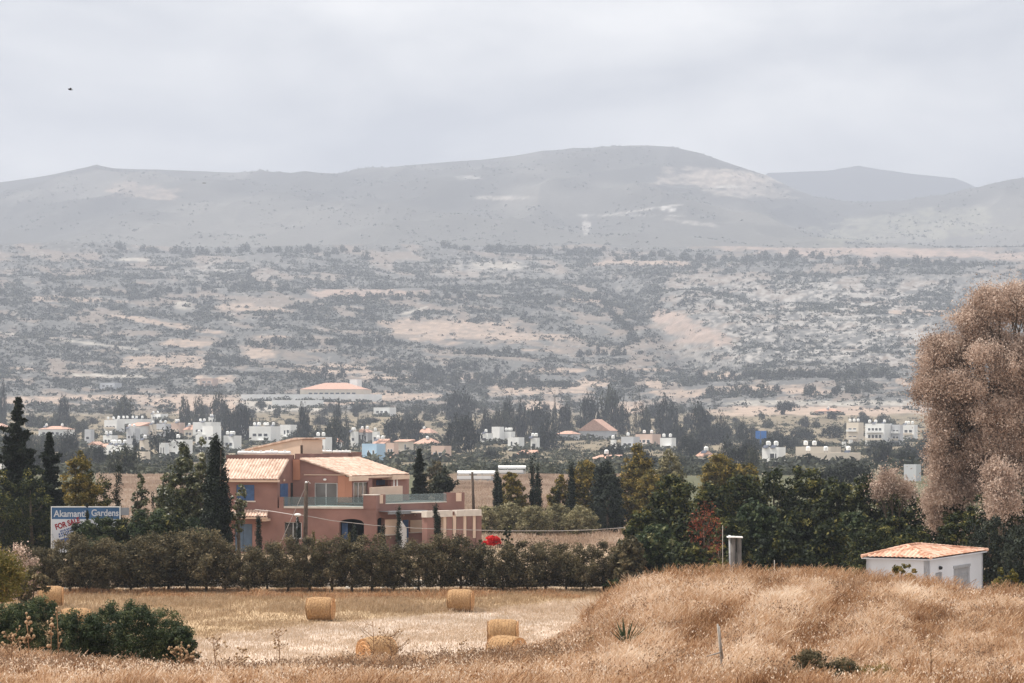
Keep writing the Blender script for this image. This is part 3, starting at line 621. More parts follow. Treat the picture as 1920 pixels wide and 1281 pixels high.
FK2 = Face(567, 195.8, 575, 198.2); mb = MB(); FK2.box(mb, 566, 571.5, 835, 862, .02, -.1); part('door', mb, 'wood', st)
# right terrace: stepped parapet with glass
mb = MB(); FT.wall(mb, 705, 871, 944.5, GB, [(707, 721, 971, 1001)], 0, -.35)
spandrel(FT, mb, 707, 721, 971, 6, 0, -.35)
for a, b in ((705, 706), (719.5, 723), (838, 855), (866.5, 871)): FT.box(mb, a, b, 927.5, 944.4, .0, -.35)
part('terrace_wall', mb, 'stucco')
for a, b in ((706, 719.5), (855, 866.5)): mb = MB(); FT.box(mb, a, b, 928.5, 946.5, -.05, -.1); part('parapet_panel', mb, 'cream')
mb = MB(); FT.box(mb, 723, 838, 928, 944.4, -.05, -.065); part('glass_balustrade', mb, 'balu')
mb = MB(); FT.box(mb, 723, 838, 944.2, 945.8, .05, -.1); part('coping', mb, 'sill')
mb = MB(); FT.box(mb, 705, 871, 945, 947, -.36, -6.5); part('terrace_floor', mb, 'concrete')
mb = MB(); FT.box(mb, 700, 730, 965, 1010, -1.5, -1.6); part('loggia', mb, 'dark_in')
for a, b, c, e in ((722.5, 748, 975, 1003), (770, 800, 978, 1001)): mb = MB(); FT.box(mb, a, b, c, e, .05, .0); part('wall_panel', mb, 'cream')
for a, b, c, e in ((705, 748, 1003, 1005), (768, 800, 1001, 1002.6)): mb = MB(); FT.box(mb, a, b, c, e, .09, .0); part('window_sill', mb, 'sill')
mb = MB(); FT.box(mb, 756, 766, 977, 1020, .05, .0); part('shutter', mb, 'blue')
mb = MB(); FT.box(mb, 729, 802, 960, 964.5, 1.0, .9); FT.box(mb, 729, 802, 958.8, 960, 1.05, .005); part('canopy', mb, 'grey')
mb = MB(); vprism(mb, [FT.pt(750, 1030, .9), FT.pt(762.5, 1030, .9), FT.pt(762.5, 992, .9), FT.pt(751, 974, .9)], Vector((*FT.n, 0)) * -.12); part('stair_wall', mb, 'white')
for q in (746, 757, 778, 795):
    mb = MB(); mb.ball(FT.pt(q, 968, .1), .07, n=8, r=4); part('wall_lamp', mb, 'cream')
# pergola
def pillar(pa, pb, pt, pbm, dp=.55):
    mb = MB(); FP.box(mb, pa, pb, pt, pbm, 0, -dp); return mb
for k, (pa, pb) in enumerate(((801, 813), (838, 848), (857, 868), (876, 886), (893, 903))): part('pergola_pillar', pillar(pa, pb, 968.5, GB + 4), 'stucco')
for pa, pb in ((831.5, 837), (849.5, 855.5), (869, 874.5), (887, 892)): mb = MB(); FP.box(mb, pa, pb, 968.5, GB - 24, -.04, -.3); part('lit_side_strip', mb, 'cream')  # cream strips: sunlight on the pillars' left sides put into the colour
for (pa, pb, pt) in ((800, 848.5, 958.5), (856.5, 903, 958.5)):
    mb = MB(); FP.box(mb, pa, pb, pt, 970.5, .06, -.5); part('pergola_beam', mb, 'sill')
mb = MB(); FP.box(mb, 849, 856, 961, 970, -.2, -.5); FP.box(mb, 813.5, 902, 1013, GB + 4, -.1, -.3); part('pergola_wall', mb, 'stucco')
mb = MB(); FP.box(mb, 801, 902, 961, 963, -.6, -2.4); part('pergola_roof', mb, 'sill')

# ------------------------------------------------------------------ pump house on the right
def cabin():
    d = 110.0; a = R(27); cx, cy = X(1741, d), d; zg = -.2
    o = empty('pump_house', (cx, cy, zg), 0); tag(o, 'small white pump house with an orange clay tile hip roof behind the grassy mound', 'shed')
    ul = Vector((-math.cos(a), math.sin(a), 0)); ur = Vector((math.sin(a), math.cos(a), 0))   # along the left face, along the right face
    # widths solved so that the corners fall on columns 1624 and 1843
    def solve(u, px): k = (px - 960) / F; return (k * cy - cx) / (u.x - k * u.y)
    wl, wr = solve(ul, 1624), solve(ur, 1843); ze = Z(1048.5, d) - zg
    C = Vector((0, 0, 0)); A = ul * wl; B = ur * wr; D = A + B
    def up(p, z): return Vector((p.x, p.y, z))
    mb = MB(); t = .22
    def wallseg(p, q, inw, holes):
        Lw = (q - p).length; u = (q - p).normalized(); xs = sorted({0, Lw, *[h[0] for h in holes], *[h[1] for h in holes]}); zs = sorted({0, ze, *[h[2] for h in holes], *[h[3] for h in holes]})
        for x0, x1 in zip(xs, xs[1:]):
            for z0, z1 in zip(zs, zs[1:]):
                if any(h[0] < (x0 + x1) / 2 < h[1] and h[2] < (z0 + z1) / 2 < h[3] for h in holes): continue
                P0, P1 = p + u * x0, p + u * x1
                mb.hexa([up(P0, z0), up(P1, z0), up(P1 + inw * t, z0), up(P0 + inw * t, z0), up(P0, z1), up(P1, z1), up(P1 + inw * t, z1), up(P0 + inw * t, z1)])
    def sr(px): return solve(ur, px)
    hz = lambda py: Z(py, d + .5) - zg
    holes = [(sr(1754), sr(1766.5), hz(1093), hz(1075.5)), (sr(1788), sr(1818.5), .05, hz(1073.5))]
    wallseg(C, B, ul, holes); wallseg(A, C, ur, []); wallseg(D, A, -ul, []); wallseg(B, D, -ur, [])
    mb.build('wall', M['whitew'], o, local=True)
    for (x0, x1, z0, z1), nm in zip(holes, ('window', 'door')):
        m2 = MB(); p0, p1 = C + ur * x0, C + ur * x1; i0, i1 = ul * .10, ul * .15
        m2.hexa([up(p0 + i0, z0), up(p1 + i0, z0), up(p1 + i1, z0), up(p0 + i1, z0), up(p0 + i0, z1), up(p1 + i0, z1), up(p1 + i1, z1), up(p0 + i1, z1)])
        for k in range(1, 5 if nm == 'window' else 8):
            q = z0 + (z1 - z0) * k / (5 if nm == 'window' else 8); j0, j1 = ul * .07, ul * .099
            m2.hexa([up(p0 + j0, q - .03), up(p1 + j0, q - .03), up(p1 + j1, q - .03), up(p0 + j1, q - .03), up(p0 + j0, q + .03), up(p1 + j0, q + .03), up(p1 + j1, q + .03), up(p0 + j1, q + .03)])
        w_ = m2.build(nm, M['grey'], o, local=True)
        if nm == 'door':
            m3 = MB(); q0, q1 = C + ur * (x0 - .05), C + ur * (x1 + .05); k0, k1 = ul * -.03, ul * .06
            m3.hexa([up(q0 + k0, z1 + .01), up(q1 + k0, z1 + .01), up(q1 + k1, z1 + .01), up(q0 + k1, z1 + .01), up(q0 + k0, z1 + .13), up(q1 + k0, z1 + .13), up(q1 + k1, z1 + .13), up(q0 + k1, z1 + .13)])
            m3.build('lintel', M['grey'], w_, local=True)
    m2 = MB(); c = C + ur * sr(1761); c = up(c, hz(1067)) - ul * .06; m2.ball(c, .11, .1, .09, 8, 4); m2.tube([c, c + ul * .08], .04, 6); m2.build('bulkhead_lamp', M['dark_in'], o, local=True)
    ov = .17; e = [C - ul * ov - ur * ov, A + ul * ov - ur * ov, D + ul * ov + ur * ov, B - ul * ov + ur * ov]
    e = [up(p, ze + .02) for p in e]; mid = (A * .5); rise = Z(1027, d + .8) - zg - ze
    r0 = up(mid + ur * (wl * .5), ze + rise); r1 = up(mid + ur * (wl * .5 + 1.7), ze + rise)
    mb = MB()
    def tri(el, er, tr, tl):
        nc = max(4, int((er - el).length / .21)) * 6; nr = 14; nrm = (er - el).cross((tl + tr) / 2 - el).normalized(); b = len(mb.v)
        for j in range(nr + 1):
            for i in range(nc + 1):
                # ribs run straight up the slope and are cut by the hips
                v = j / nr; u = i / nc; p = el.lerp(er, u); top = tl.lerp(tr, u); lu = (er - el).normalized(); s = u * (er - el).length
                a0 = (tl - el).dot(lu); a1 = (tr - el).dot(lu); lo = a0 * v; hi = (er - el).length - ((er - el).length - a1) * v; s2 = min(max(s, lo), hi)
                base = el + lu * s2; slope = (tl - el) - lu * a0; q = base + slope * v
                mb.v.append(tuple(q + nrm * (.055 * abs(math.sin(math.pi * (er - el).length / nc * 0 + math.pi * s2 / .21)) + (.03 if j % 2 == 0 else 0)))) 
        w_ = nc + 1
        for j in range(nr):
            for i in range(nc): mb.f.append((b + j * w_ + i, b + j * w_ + i + 1, b + (j + 1) * w_ + i + 1, b + (j + 1) * w_ + i)); mb.m.append(0)
    tri(e[1], e[0], r0, r0); tri(e[0], e[3], r1, r0); tri(e[3], e[2], r1, r1); tri(e[2], e[1], r0, r1)
    for a_, b_ in ((e[0], r0), (e[1], r0), (e[2], r1), (e[3], r1), (r0, r1)):
        a2, b2 = a_ + Vector((0, 0, .05)), b_ + Vector((0, 0, .05)); n = max(2, int((b2 - a2).length / .3))
        for k in range(n): mb.tube([a2.lerp(b2, k / n), a2.lerp(b2, (k + 1.1) / n)], [.085, .065], 8)
    rf = mb.build('roof', M['tile_orange'], o, local=True)
    m2 = MB(); f0 = [p + Vector((0, 0, -.07)) for p in e]; f1 = [p + Vector((0, 0, -.02)) for p in e]; m2.hexa(f0 + f1); m2.build('soffit', M['whitew'], rf, local=True)
cabin()

# ------------------------------------------------------------------ round bales
def bale_mesh(seed, W=1.2, r=.6):
    g = np.random.default_rng(seed); nc, nl = 64, 40; v = []; f = []
    for i in range(nl + 1):
        x = -W / 2 + W * i / nl; e = 1 - .13 * (abs(2 * i / nl - 1) ** 6)
        for k in range(nc):
            a = 2 * math.pi * k / nc; rr = r * e * (1 + .012 * math.sin(3 * a + seed) + .04 * (g.random() - .5) - .022 * (1 if i % 5 == 0 else 0))
            v.append((x, rr * math.cos(a), r * .97 + rr * math.sin(a) * (.97 if math.sin(a) < 0 else 1)))
    for i in range(nl):
        for k in range(nc): f.append((i * nc + k, i * nc + (k + 1) % nc, (i + 1) * nc + (k + 1) % nc, (i + 1) * nc + k))
    mb = MB(); mb.v = v; mb.f = f; mb.m = [0] * len(f)
    # straw ends, wound in a spiral
    for sgn in (-1, 1):
        b = len(mb.v); rings = 12
        for j in range(rings + 1):
            q = 1 - j / rings
            for k in range(nc):
                a = 2 * math.pi * k / nc; rr = r * .9 * q
                mb.v.append((sgn * (W / 2 + .02 - .05 * (1 - q) + .02 * math.sin(j * 2.1 + a) + .02 * g.random()), rr * math.cos(a), r * .97 + rr * math.sin(a)))
        for j in range(rings):
            for k in range(nc):
                q = (b + j * nc + k, b + j * nc + (k + 1) % nc, b + (j + 1) * nc + (k + 1) % nc, b + (j + 1) * nc + k); mb.f.append(q if sgn < 0 else q[::-1]); mb.m.append(1)
    return mb
def wavemat(name, c1, c2, bands):
    m, N, L = newmat(name); o = N("ShaderNodeOutputMaterial"); b = N("ShaderNodeBsdfPrincipled"); L(b.outputs[0], o.inputs[0]); b.inputs['Roughness'].default_value = .9
    t = N("ShaderNodeTexCoord"); mp = N("ShaderNodeMapping"); L(t.outputs['Object'], mp.inputs['Vector']); mp.inputs['Scale'].default_value = bands
    n = N("ShaderNodeTexNoise"); n.inputs['Scale'].default_value = 3; n.inputs['Detail'].default_value = 7; n.inputs['Roughness'].default_value = .7; L(mp.outputs[0], n.inputs['Vector'])
    r = N("ShaderNodeValToRGB"); r.color_ramp.elements[0].position = .36; r.color_ramp.elements[1].position = .64; r.color_ramp.elements[0].color = (*c1, 1); r.color_ramp.elements[1].color = (*c2, 1)
    L(n.outputs['Fac'], r.inputs['Fac']); L(r.outputs[0], b.inputs['Base Color'])
    bp = N("ShaderNodeBump"); bp.inputs['Distance'].default_value = .04; bp.inputs['Strength'].default_value = .8; L(n.outputs['Fac'], bp.inputs['Height']); L(bp.outputs[0], b.inputs['Normal']); return m
M['bale'] = wavemat('bale_wrap_straw', (.21, .11, .045), (.52, .32, .155), (14, 3, 3)); M['baleend'] = wavemat('bale_end_straw', (.38, .19, .08), (.66, .38, .18), (4, 4, 4))
BALES = [(601, 118.7, -9, 'straw bale on the field just in front of the hedge, below the arched villa window'), (863.5, 124.8, -9, 'straw bale on the far side of the field, below the pergola end of the villa'),
 (95, 127.5, 6, 'straw bale by the hedge, standing behind the dark green bush'), (12, 112, 40, 'straw bale cut by the left edge of the photo, its round end facing us'),
 (142, 111, 8, 'straw bale whose top just shows above the gap in the green bushes'), (943, 104, -5, 'straw bale directly behind the one with the dark hollow end'),
 (950, 95.5, -38, 'straw bale with a dark hollow end, half sunk behind dry weeds'), (706, 95, 38, 'straw bale half hidden by dry weeds, its orange end facing left')]
bm0 = [bale_mesh(k).mesh('bale', [M['bale'], M['baleend']], False) for k in range(3)]
for me in bm0: me.materials[0] = M['bale']
for k, (px, d, rz, lab) in enumerate(BALES):
    x = X(px, d); o = bpy.data.objects.new('straw_bale', bm0[k % 3]); o.location = (x, d, g1(x, d) - .02); o.rotation_euler = (0, 0, R(rz)); col.objects.link(o)
    tag(o, lab, 'bale', 'round straw bales lying on the field')
    # loose straw round the foot is part of the stubble

# ------------------------------------------------------------------ billboard
def sign():
    d = 158.0; x0, x1 = X(97, d), X(224, d); o = empty('billboard', ((x0 + x1) / 2, d, 0)); tag(o, 'large blue and white for-sale billboard half hidden in the shrubs', 'billboard')
    y = d; zt, zb, zm = Z(951.5, d), Z(1036, d), Z(973.5, d)
    mb = MB(); mb.box(x0, x1, y, y + .08, zb, zm); mb.build('white_panel', M['sheet'], o)
    mb = MB(); mb.box(x0, x1, y, y + .08, zm + .001, zt); mb.build('blue_header', M['signblue'], o)
    mb = MB(); mb.box(x0 - .05, x1 + .06, y - .03, y + .1, zt + .002, zt + .06); mb.box(x0 - .05, x0 - .002, y - .03, y + .1, zb, zt); mb.box(x1 + .002, x1 + .06, y - .03, y + .1, zb, zt); mb.build('frame', M['white'], o)
    mb = MB(); mb.box(x1 + .07, x1 + .62, y + .02, y + .07, Z(966, d), Z(952, d)); mb.build('side_plate', M['grey'], o)
    for q in (x0 + .5, x1 - .5): mb = MB(); mb.tube([(q, y + .2, 0), (q, y + .2, zt)], .08, 8); mb.build('post', M['galv'], o)
    def text(s, px, py, size, m, rot=0, px1=0, name='lettering', bold=.0):
        cu = bpy.data.curves.new(name, 'FONT'); cu.body = s; cu.size = size; cu.extrude = .004; cu.offset = bold; cu.materials.append(M[m]); cu.space_character = 1.0
        t = bpy.data.objects.new(name, cu); t.location = (X(px, d) - o.location.x, -.012, Z(py, d)); t.rotation_euler = (R(90), -R(rot), 0); col.objects.link(t); bpy.context.view_layer.update()
        me = bpy.data.meshes.new_from_object(t.evaluated_get(bpy.context.evaluated_depsgraph_get())); me.materials.clear(); me.materials.append(M[m]); w_ = max(v.co.x for v in me.vertices); k = (X(px1, d) - X(px, d)) / math.cos(R(rot)) / w_
        t2 = bpy.data.objects.new(name, me); t2.location = t.location; t2.rotation_euler = t.rotation_euler; t2.scale = (k, 1, 1); bpy.data.objects.remove(t); col.objects.link(t2); t2.parent = o
    text('Akamantis', 101, 969, .60, 'sheet', 0, 167, bold=.012); text('Gardens', 171, 967.5, .60, 'sheet', 0, 222.5, bold=.012)
    text('FOR SALE', 105, 993.5, .50, 'signred', 17, 151, bold=.020)
    mb = MB(); a = R(17); g = random.Random(4)
    for k, (px, py, ln) in enumerate(((113, 998.5, 1.25), (110.5, 1004, 1.5), (111, 1008.5, 1.2))):
        s = 0
        while s < ln:      # small print, too fine to read in the photo
            w_ = g.uniform(.05, .11); ax, az = X(px, d) + s * math.cos(a), Z(py, d) + s * math.sin(a); c, sn = math.cos(a), math.sin(a); h = .125
            v = [(ax, y - .004, az), (ax + w_ * c, y - .004, az + w_ * sn), (ax + w_ * c - h * sn, y - .004, az + w_ * sn + h * c), (ax - h * sn, y - .004, az + h * c)]
            mb.add(v, [(0, 1, 2, 3)]); s += w_ + g.uniform(.02, .06)
    mb.build('small_print', M['signnavy'], o)
    mb = MB(); ax, az = X(111, d), Z(1021, d); c, sn = math.cos(a), math.sin(a)
    mb.add([(ax, y - .004, az), (ax + 1.3 * c, y - .004, az + 1.3 * sn), (ax + 1.3 * c - .3 * sn, y - .004, az + 1.3 * sn + .3 * c), (ax - .3 * sn, y - .004, az + .3 * c)], [(0, 1, 2, 3)]); mb.build('blue_band', M['signnavy'], o)
M['sheet'] = mat('faded_white_sheet', (.55, .57, .62), .8, .10, .9); M['signblue'] = mat('faded_blue_sheet', (.055, .13, .26), .7, .2, .8); M['signred'] = mat('red_lettering', (.26, .02, .03), .7, .1, 3); M['signnavy'] = mat('navy_print', (.07, .11, .26), .7, .1, 3)
sign()

# ------------------------------------------------------------------ poles, lamps, cables
def pole(name, px, pyt, d, r, m, label, cat='pole', lean=0.0, zb=None):
    x = X(px, d); z0 = g1(x, d) if zb is None else zb; o = empty(name, (x, d, z0)); tag(o, label, cat); h = Z(pyt, d) - z0
    mb = MB(); mb.tube([(0, 0, -.3), (lean * .5, 0, h * .5), (lean, 0, h)], [r * 1.2, r * 1.05, r * .85], 10); mb.build('shaft', M[m], o, True, True); return o, h
o, h = pole('utility_pole', 571.5, 906, 170, .15, 'wood', 'dark wooden utility pole in front of the villa balcony', 'utility pole', .1)
mb = MB(); mb.tube([(.1, 0, h - .05), (.25, -.05, h + .12), (.38, 0, h - .02)], .03, 6); mb.ball((.1, 0, h + .05), .09, n=8, r=4); mb.build('insulator', M['white'], o, local=True)
mb = MB(); mb.tube([(.1, 0, h - .15), (-2.25, -.3, .3)], .018, 5); mb.build('guy_wire', M['cable'], o, local=True)
o, h = pole('utility_pole', 889, 885, 255, .14, 'wood', 'thin dark utility pole standing in the tan field beyond the terrace', 'utility pole', -.2)
mb = MB(); mb.box(-.5, .3, -.05, .05, h - .35, h - .25); mb.build('crossarm', M['wood'], o, local=True)
o, h = pole('street_lamp', 557, 966, 168, .06, 'galv', 'street lamp with a white head behind the slim cypress by the white window', 'street lamp')
mb = MB(); mb.ball((.05, -.1, h + .02), .26, .16, .11, 10, 5); mb.build('lamp_head', M['white'], o, local=True)
cb = MB(); pts = [(478, 955.5, 186), (512, 959, 180), (548, 965, 172), (571, 966.5, 170), (620, 976, 170), (700, 985, 171), (780, 990.5, 173), (850, 993, 175), (950, 995.5, 178), (1050, 995.5, 182), (1110, 993.5, 184), (1180, 989, 187)]
cb.tube([P(*p) for p in pts], .022, 5); o = cb.build('overhead_cable', M['cable']); tag(o, 'pale overhead cable sagging across the front of the villa to the trees on its right', 'cable')
def transformer():
    d = 128; o = empty('pillar_stand', (X(1379, d), d, 0)); tag(o, 'two grey concrete posts under a small white cap, between the dark trees and the mound', 'post frame')
    def at(px): return X(px, d) - X(1379, d)
    zt = Z(1008, d); mb = MB(); mb.tube([(at(1374.5), 0, 0), (at(1374.5), 0, zt)], [.14, .13], 12); mb.build('post', M['concrete'], o, True, True)
    mb = MB(); mb.tube([(at(1386), .1, 0), (at(1386), .1, zt)], [.14, .13], 12); mb.build('post', M['concrete'], o, True, True)
    mb = MB(); mb.tube([(at(1370), -.12, 0), (at(1368.5), -.12, zt * .6), (at(1367.5), -.12, zt)], .05, 8); mb.tube([(at(1367), -.14, Z(1038, d)), (at(1369), -.14, Z(1037, d))], .06, 6); mb.build('conduit', M['galv'], o, True, True)
    mb = MB(); mb.box(at(1363.5), at(1378), -.3, .3, zt, zt + .07); mb.hexa([(at(1378), -.3, zt), (at(1392), -.3, zt - .02), (at(1392), .3, zt - .02), (at(1378), .3, zt), (at(1378), -.3, zt + .06), (at(1392), -.3, zt + .05), (at(1392), .3, zt + .05), (at(1378), .3, zt + .06)]); mb.tube([(at(1368), 0, zt + .06), (at(1368), 0, zt + .12)], .06, 8); mb.build('cap', M['white'], o, local=True)
transformer()
for k, (px, pt, d, lab) in enumerate(((1452, 1050, 100, 'thin grey stake on the mound crest right of the concrete posts'), (1355, 985, 127, 'thin rod rising beside the concrete posts among red leaves'), (1476, 1070, 99, 'short thin stake on the mound crest, the one nearer the pump house'))):
    pole('stake', px, pt, d, .02, 'stickwood', lab, 'stake')
def pickets():
    d = 44.0; x = X(1354, d); z0 = g1(x, d); o = empty('wooden_stake', (x, d, z0)); tag(o, 'weathered forked wooden stake leaning in the dry grass with a short branch tied across', 'stake')
    def q(px, py): p = P(px, py, d); return p - Vector((x, d, z0))
    mb = MB(); mb.tube([(.01, 0, -.2), q(1352, 1230), q(1345.5, 1170)], [.03, .024, .018], 8); mb.build('shaft', M['stickwood'], o, True, True)
    mb = MB(); mb.tube([q(1354.5, 1235) + Vector((0, -.04, 0)), q(1350.5, 1200) + Vector((0, -.04, 0)), q(1348.5, 1174) + Vector((0, -.05, 0))], [.02, .016, .012], 8); mb.build('shaft', M['stickwood'], o, True, True)
    mb = MB(); mb.tube([q(1325, 1231), q(1350, 1223) + Vector((0, -.05, 0))], [.011, .016], 8); mb.build('crosspiece', M['stickwood'], o, True, True)
pickets()
# bird
mb = MB(); c = P(131, 167.5, 150); mb.tube([c + Vector((-.12, 0, .03)), c + Vector((-.05, 0, 0)), c + Vector((.06, 0, -.03)), c + Vector((.19, 0, -.04))], [.015, .045, .04, .008], 8)
mb.add([c + Vector((-.05, 0, .01)), c + Vector((.05, 0, -.02)), c + Vector((.09, .22, .10)), c + Vector((-.02, .25, .13))], [(0, 1, 2, 3)]); mb.add([c + Vector((-.05, 0, .01)), c + Vector((.05, 0, -.02)), c + Vector((.16, -.2, .03)), c + Vector((.08, -.26, .05))], [(3, 2, 1, 0)])
tag(mb.build('bird', M['dark_in']), 'dark bird gliding alone high in the sky over the hills', 'bird')
mb = MB(); c = P(383, 343.5, 330); mb.tube([c + Vector((-.3, 0, .0)), c + Vector((-.1, 0, .02)), c + Vector((.12, 0, .0)), c + Vector((.3, 0, .03))], [.01, .035, .03, .008], 8); mb.add([c + Vector((-.1, 0, .02)), c + Vector((.08, 0, .01)), c + Vector((.2, .25, .05)), c + Vector((.0, .3, .06))], [(0, 1, 2, 3)])
tag(mb.build('bird', M['dark_in']), 'tiny dark bird against the hazy hillside below the ridge line', 'bird')
# low white wall and stones behind the hedge foot
def rocks():
    g = random.Random(3); mb = MB()
    k = 0
    for i, px in enumerate(list(range(520, 1125, 30))):
        d = 146; mb = MB(); x0, x1 = X(px, d), X(px + 29.6, d); h = .36 + .05 * g.random()
        mb.box(x0, x1, d, d + .3, -.1, h)
        break
    mb = MB(); d = 146; xs = np.linspace(X(340, d), X(1140, d), 90)
    for a, b in zip(xs, xs[1:]):
        h = .34 + .06 * g.random(); 
        mb.box(a, b, d + .03 * g.random(), d + .35, -.1, h)
    tag(mb.build('low_wall', M['stone']), 'low pale stone wall glimpsed under the foot of the field hedge', 'wall')
    for i, (px, py, s) in enumerate([(128, 1109, 14), (188, 1107, 12), (242, 1108, 15), (272, 1107, 8), (326, 1105, 9), (582, 1101, 9), (598, 1102, 8), (655, 1100, 14), (718, 1102, 10), (732, 1102, 9), (781, 1100, 10), (935, 1104, 16)]):
        d = 143; x = X(px, d); r = s / 2 / F * d; m2 = MB(); m2.ball((0, 0, 0), r * 1.2, r * .8, r * .8, 9, 6); m2.v = [tuple(c_ * (1 + .22 * (g.random() - .5)) for c_ in v) for v in m2.v]
        o = m2.build('boulder', M['stone']); o.location = (x, d, r * .35)
        tag(o, 'pale boulder under the field hedge, %s from the left of its row' % ORD[i], 'boulder', 'pale boulders at the foot of the field hedge')
rocks()

# ------------------------------------------------------------------ trees and shrubs near the field and the villa
def hedge():
    protos = []
    for k in range(7):
        o = empty('olive_shrub', (0, 0, 0)); me = crown('crown', S_olive, 1.12, 2.75, M['olive'], 120, 75, .052, 300 + k, .30, 1.3, .42, .9, .0, .03)
        c = bpy.data.objects.new('crown', me); col.objects.link(c); c.parent = o
        t = bpy.data.objects.new('trunk', trunk_mb(1.9, .075, 5, 60 + k, .45, .1).mesh('trunk', M['bark'], True)); col.objects.link(t); t.parent = o; protos.append(o)
    g = random.Random(11); px = 20; i = 0; used = set()
    while px < 1190:
        d = 139.5 + g.uniform(-.5, .5) + (px - 600) * .0015; k = g.randrange(7); o = protos[k] if k not in used else copytree(protos[k]); used.add(k)
        top = 1012 + g.uniform(-10, 11) + (6 if px > 900 else 0) - (8 if 250 < px < 420 else 0) + (10 if px < 120 else 0)
        h = Z(top, d); s = h / 3.2
        o.location = (X(px, d), d, 0); o.scale = (s * g.uniform(.95, 1.2), s * g.uniform(.9, 1.1), s); o.rotation_euler = (0, 0, g.uniform(0, 6.28))
        tag(o, 'olive shrub of the long field hedge, %s from its left end' % ORD[i], 'shrub', 'olive shrubs in the hedge along the field')
        px += g.uniform(33, 45); i += 1
    for k in range(7):
        if k not in used:
            for c in list(protos[k].children): bpy.data.objects.remove(c)
            bpy.data.objects.remove(protos[k])
hedge()
T = tree
# left group
T('conifer_tree', 34, 745, 150, 166, S_cone, 'conifer', 'tall dark conifer with a pointed spire top at the left edge', 'tree', None, 10, 10, .1, seed=5, trunk=(.2, 0))
def layered(o, h, rad, seed, m='conifer', tiers=17, leaf=.13):
    """tiered conifer: upswept branches carrying needle sprays"""
    g = np.random.default_rng(seed); C = []; Nn = []; mb = MB()
    for t in np.linspace(.10, .985, tiers * 2):
        nb = 8 if t < .7 else 4
        for k in range(nb):
            a = g.random() * 6.28; r = rad * (1 - t) ** .95 * (.5 + .75 * g.random()) + .08 + (.55 * rad * g.random() if abs(t - .80) < .02 else 0); z0 = h * t; rise = r * g.uniform(.05, .38)
            mb.tube([(0, 0, z0), (math.cos(a) * r * .5, math.sin(a) * r * .5, z0 + rise * .3), (math.cos(a) * r, math.sin(a) * r, z0 + rise)], [.035 * (1 - t) + .012, .02, .006], 4, cap=False)
            n = int(30 + 270 * r / rad); s = g.random(n) ** .7; q = .035 + .13 * r * (1 - s * .6)
            C.append(np.stack([math.cos(a) * r * s + g.normal(size=n) * q * .8, math.sin(a) * r * s + g.normal(size=n) * q * .8, z0 + rise * s ** 1.5 + g.normal(size=n) * q * .42 + .03], 1))
    C = np.concatenate(C); n = len(C); v, f = quads(C, g.normal(size=(n, 3)) + np.array((0, 0, .8)), leaf * (.6 + .8 * g.random(n)), 1.3)
    tint = np.clip(.42 + .2 * g.normal(size=n), 0, 1)
    for c in list(o.children):
        if c.name.startswith('crown'): c.data = npmesh('crown', v, f, M[m], tint=np.repeat(tint, 4))
        else:
            t_ = MB(); t_.tube([(0, 0, -.3), (.02, 0, h * .5), (0, 0, h * .99)], [.24, .13, .02], 8); b = len(t_.v); t_.v += mb.v; t_.f += [tuple(b + i for i in q) for q in mb.f]; t_.m += mb.m
            c.data = t_.mesh('trunk', M['bark'], True)
def tiered(px, pytop, width, d, label, seed, m='conifer', tiers=17, leaf=.13, **k):
    o = T('conifer_tree', px, pytop, width, d, S_cone, m, label, 'tree', None, 10, 10, .1, seed=seed, trunk=(.2, 0)); h = Z(pytop, d) - o.location.z
    layered(o, h, width / 2 / F * d, seed, m, tiers, leaf); return o
for o in [o for o in col.objects if o.name == 'conifer_tree']: layered(o, Z(745, 166) - o.location.z, 75 / F * 166, 5, 'conifer', 22)
tiered(92, 812, 80, 163, 'dark conifer with an upright tip beside the spired one', 8, tiers=16)
T('evergreen_tree', -12, 868, 120, 158, S_olive, 'dark', 'dark bushy evergreen cut by the left edge below the conifer', nclump=170, nleaf=55, leaf=.085)
T('evergreen_tree', 62, 885, 110, 160, S_olive, 'dark', 'dark evergreen mass under the pointed conifers beside the billboard', nclump=200, nleaf=55, leaf=.085)
T('golden_tree', 148, 838, 92, 172, S_pop, 'gold', 'broad olive-gold tree rising behind the billboard', nclump=330, nleaf=60, leaf=.10, rc=.22)
T('golden_tree', 178, 880, 80, 178, S_round, 'dark', 'shaded dark tree pressed against the right side of the olive-gold one', nclump=170, nleaf=50, leaf=.085)
T('cypress_tree', 222, 872, 20, 178, S_thin, 'cypress', 'slim dark cypress between the olive-gold tree and the small tan field', 'cypress', nclump=90, nleaf=50, leaf=.075, trunk=(.08, 0))
T('young_tree', 263, 892, 42, 171, S_pop, 'poplar', 'small loose leafy tree right of the billboard', nclump=140, nleaf=40, leaf=.11, rc=.3)
T('cypress_tree', 286, 906, 12, 170, S_thin, 'cypress', 'tiny pointed cypress between the loose leafy tree and the poplar', 'cypress', nclump=50, nleaf=40, leaf=.07, trunk=(.05, 0))
T('poplar_tree', 346, 838, 84, 165, S_pop, 'poplar', 'light-leaved poplar glittering left of the dark columnar cypress', nclump=330, nleaf=48, leaf=.12, rc=.24, trunk=(.16, 9))
T('poplar_tree', 318, 885, 60, 166, S_round, 'poplar', 'lower light-leaved poplar clump on the left of the taller one', nclump=220, nleaf=46, leaf=.115, rc=.26)
T('poplar_tree', 378, 828, 44, 164, S_pop, 'poplar', 'narrow poplar crown growing against the dark columnar cypress', nclump=200, nleaf=46, leaf=.115, rc=.28)
T('cypress_tree', 405, 817, 52, 161, S_cyp, 'cypress', 'big dark columnar cypress hiding the left end of the villa', 'cypress', nclump=420, nleaf=75, leaf=.095, trunk=(.16, 0), rc=.34, flat=1.5)
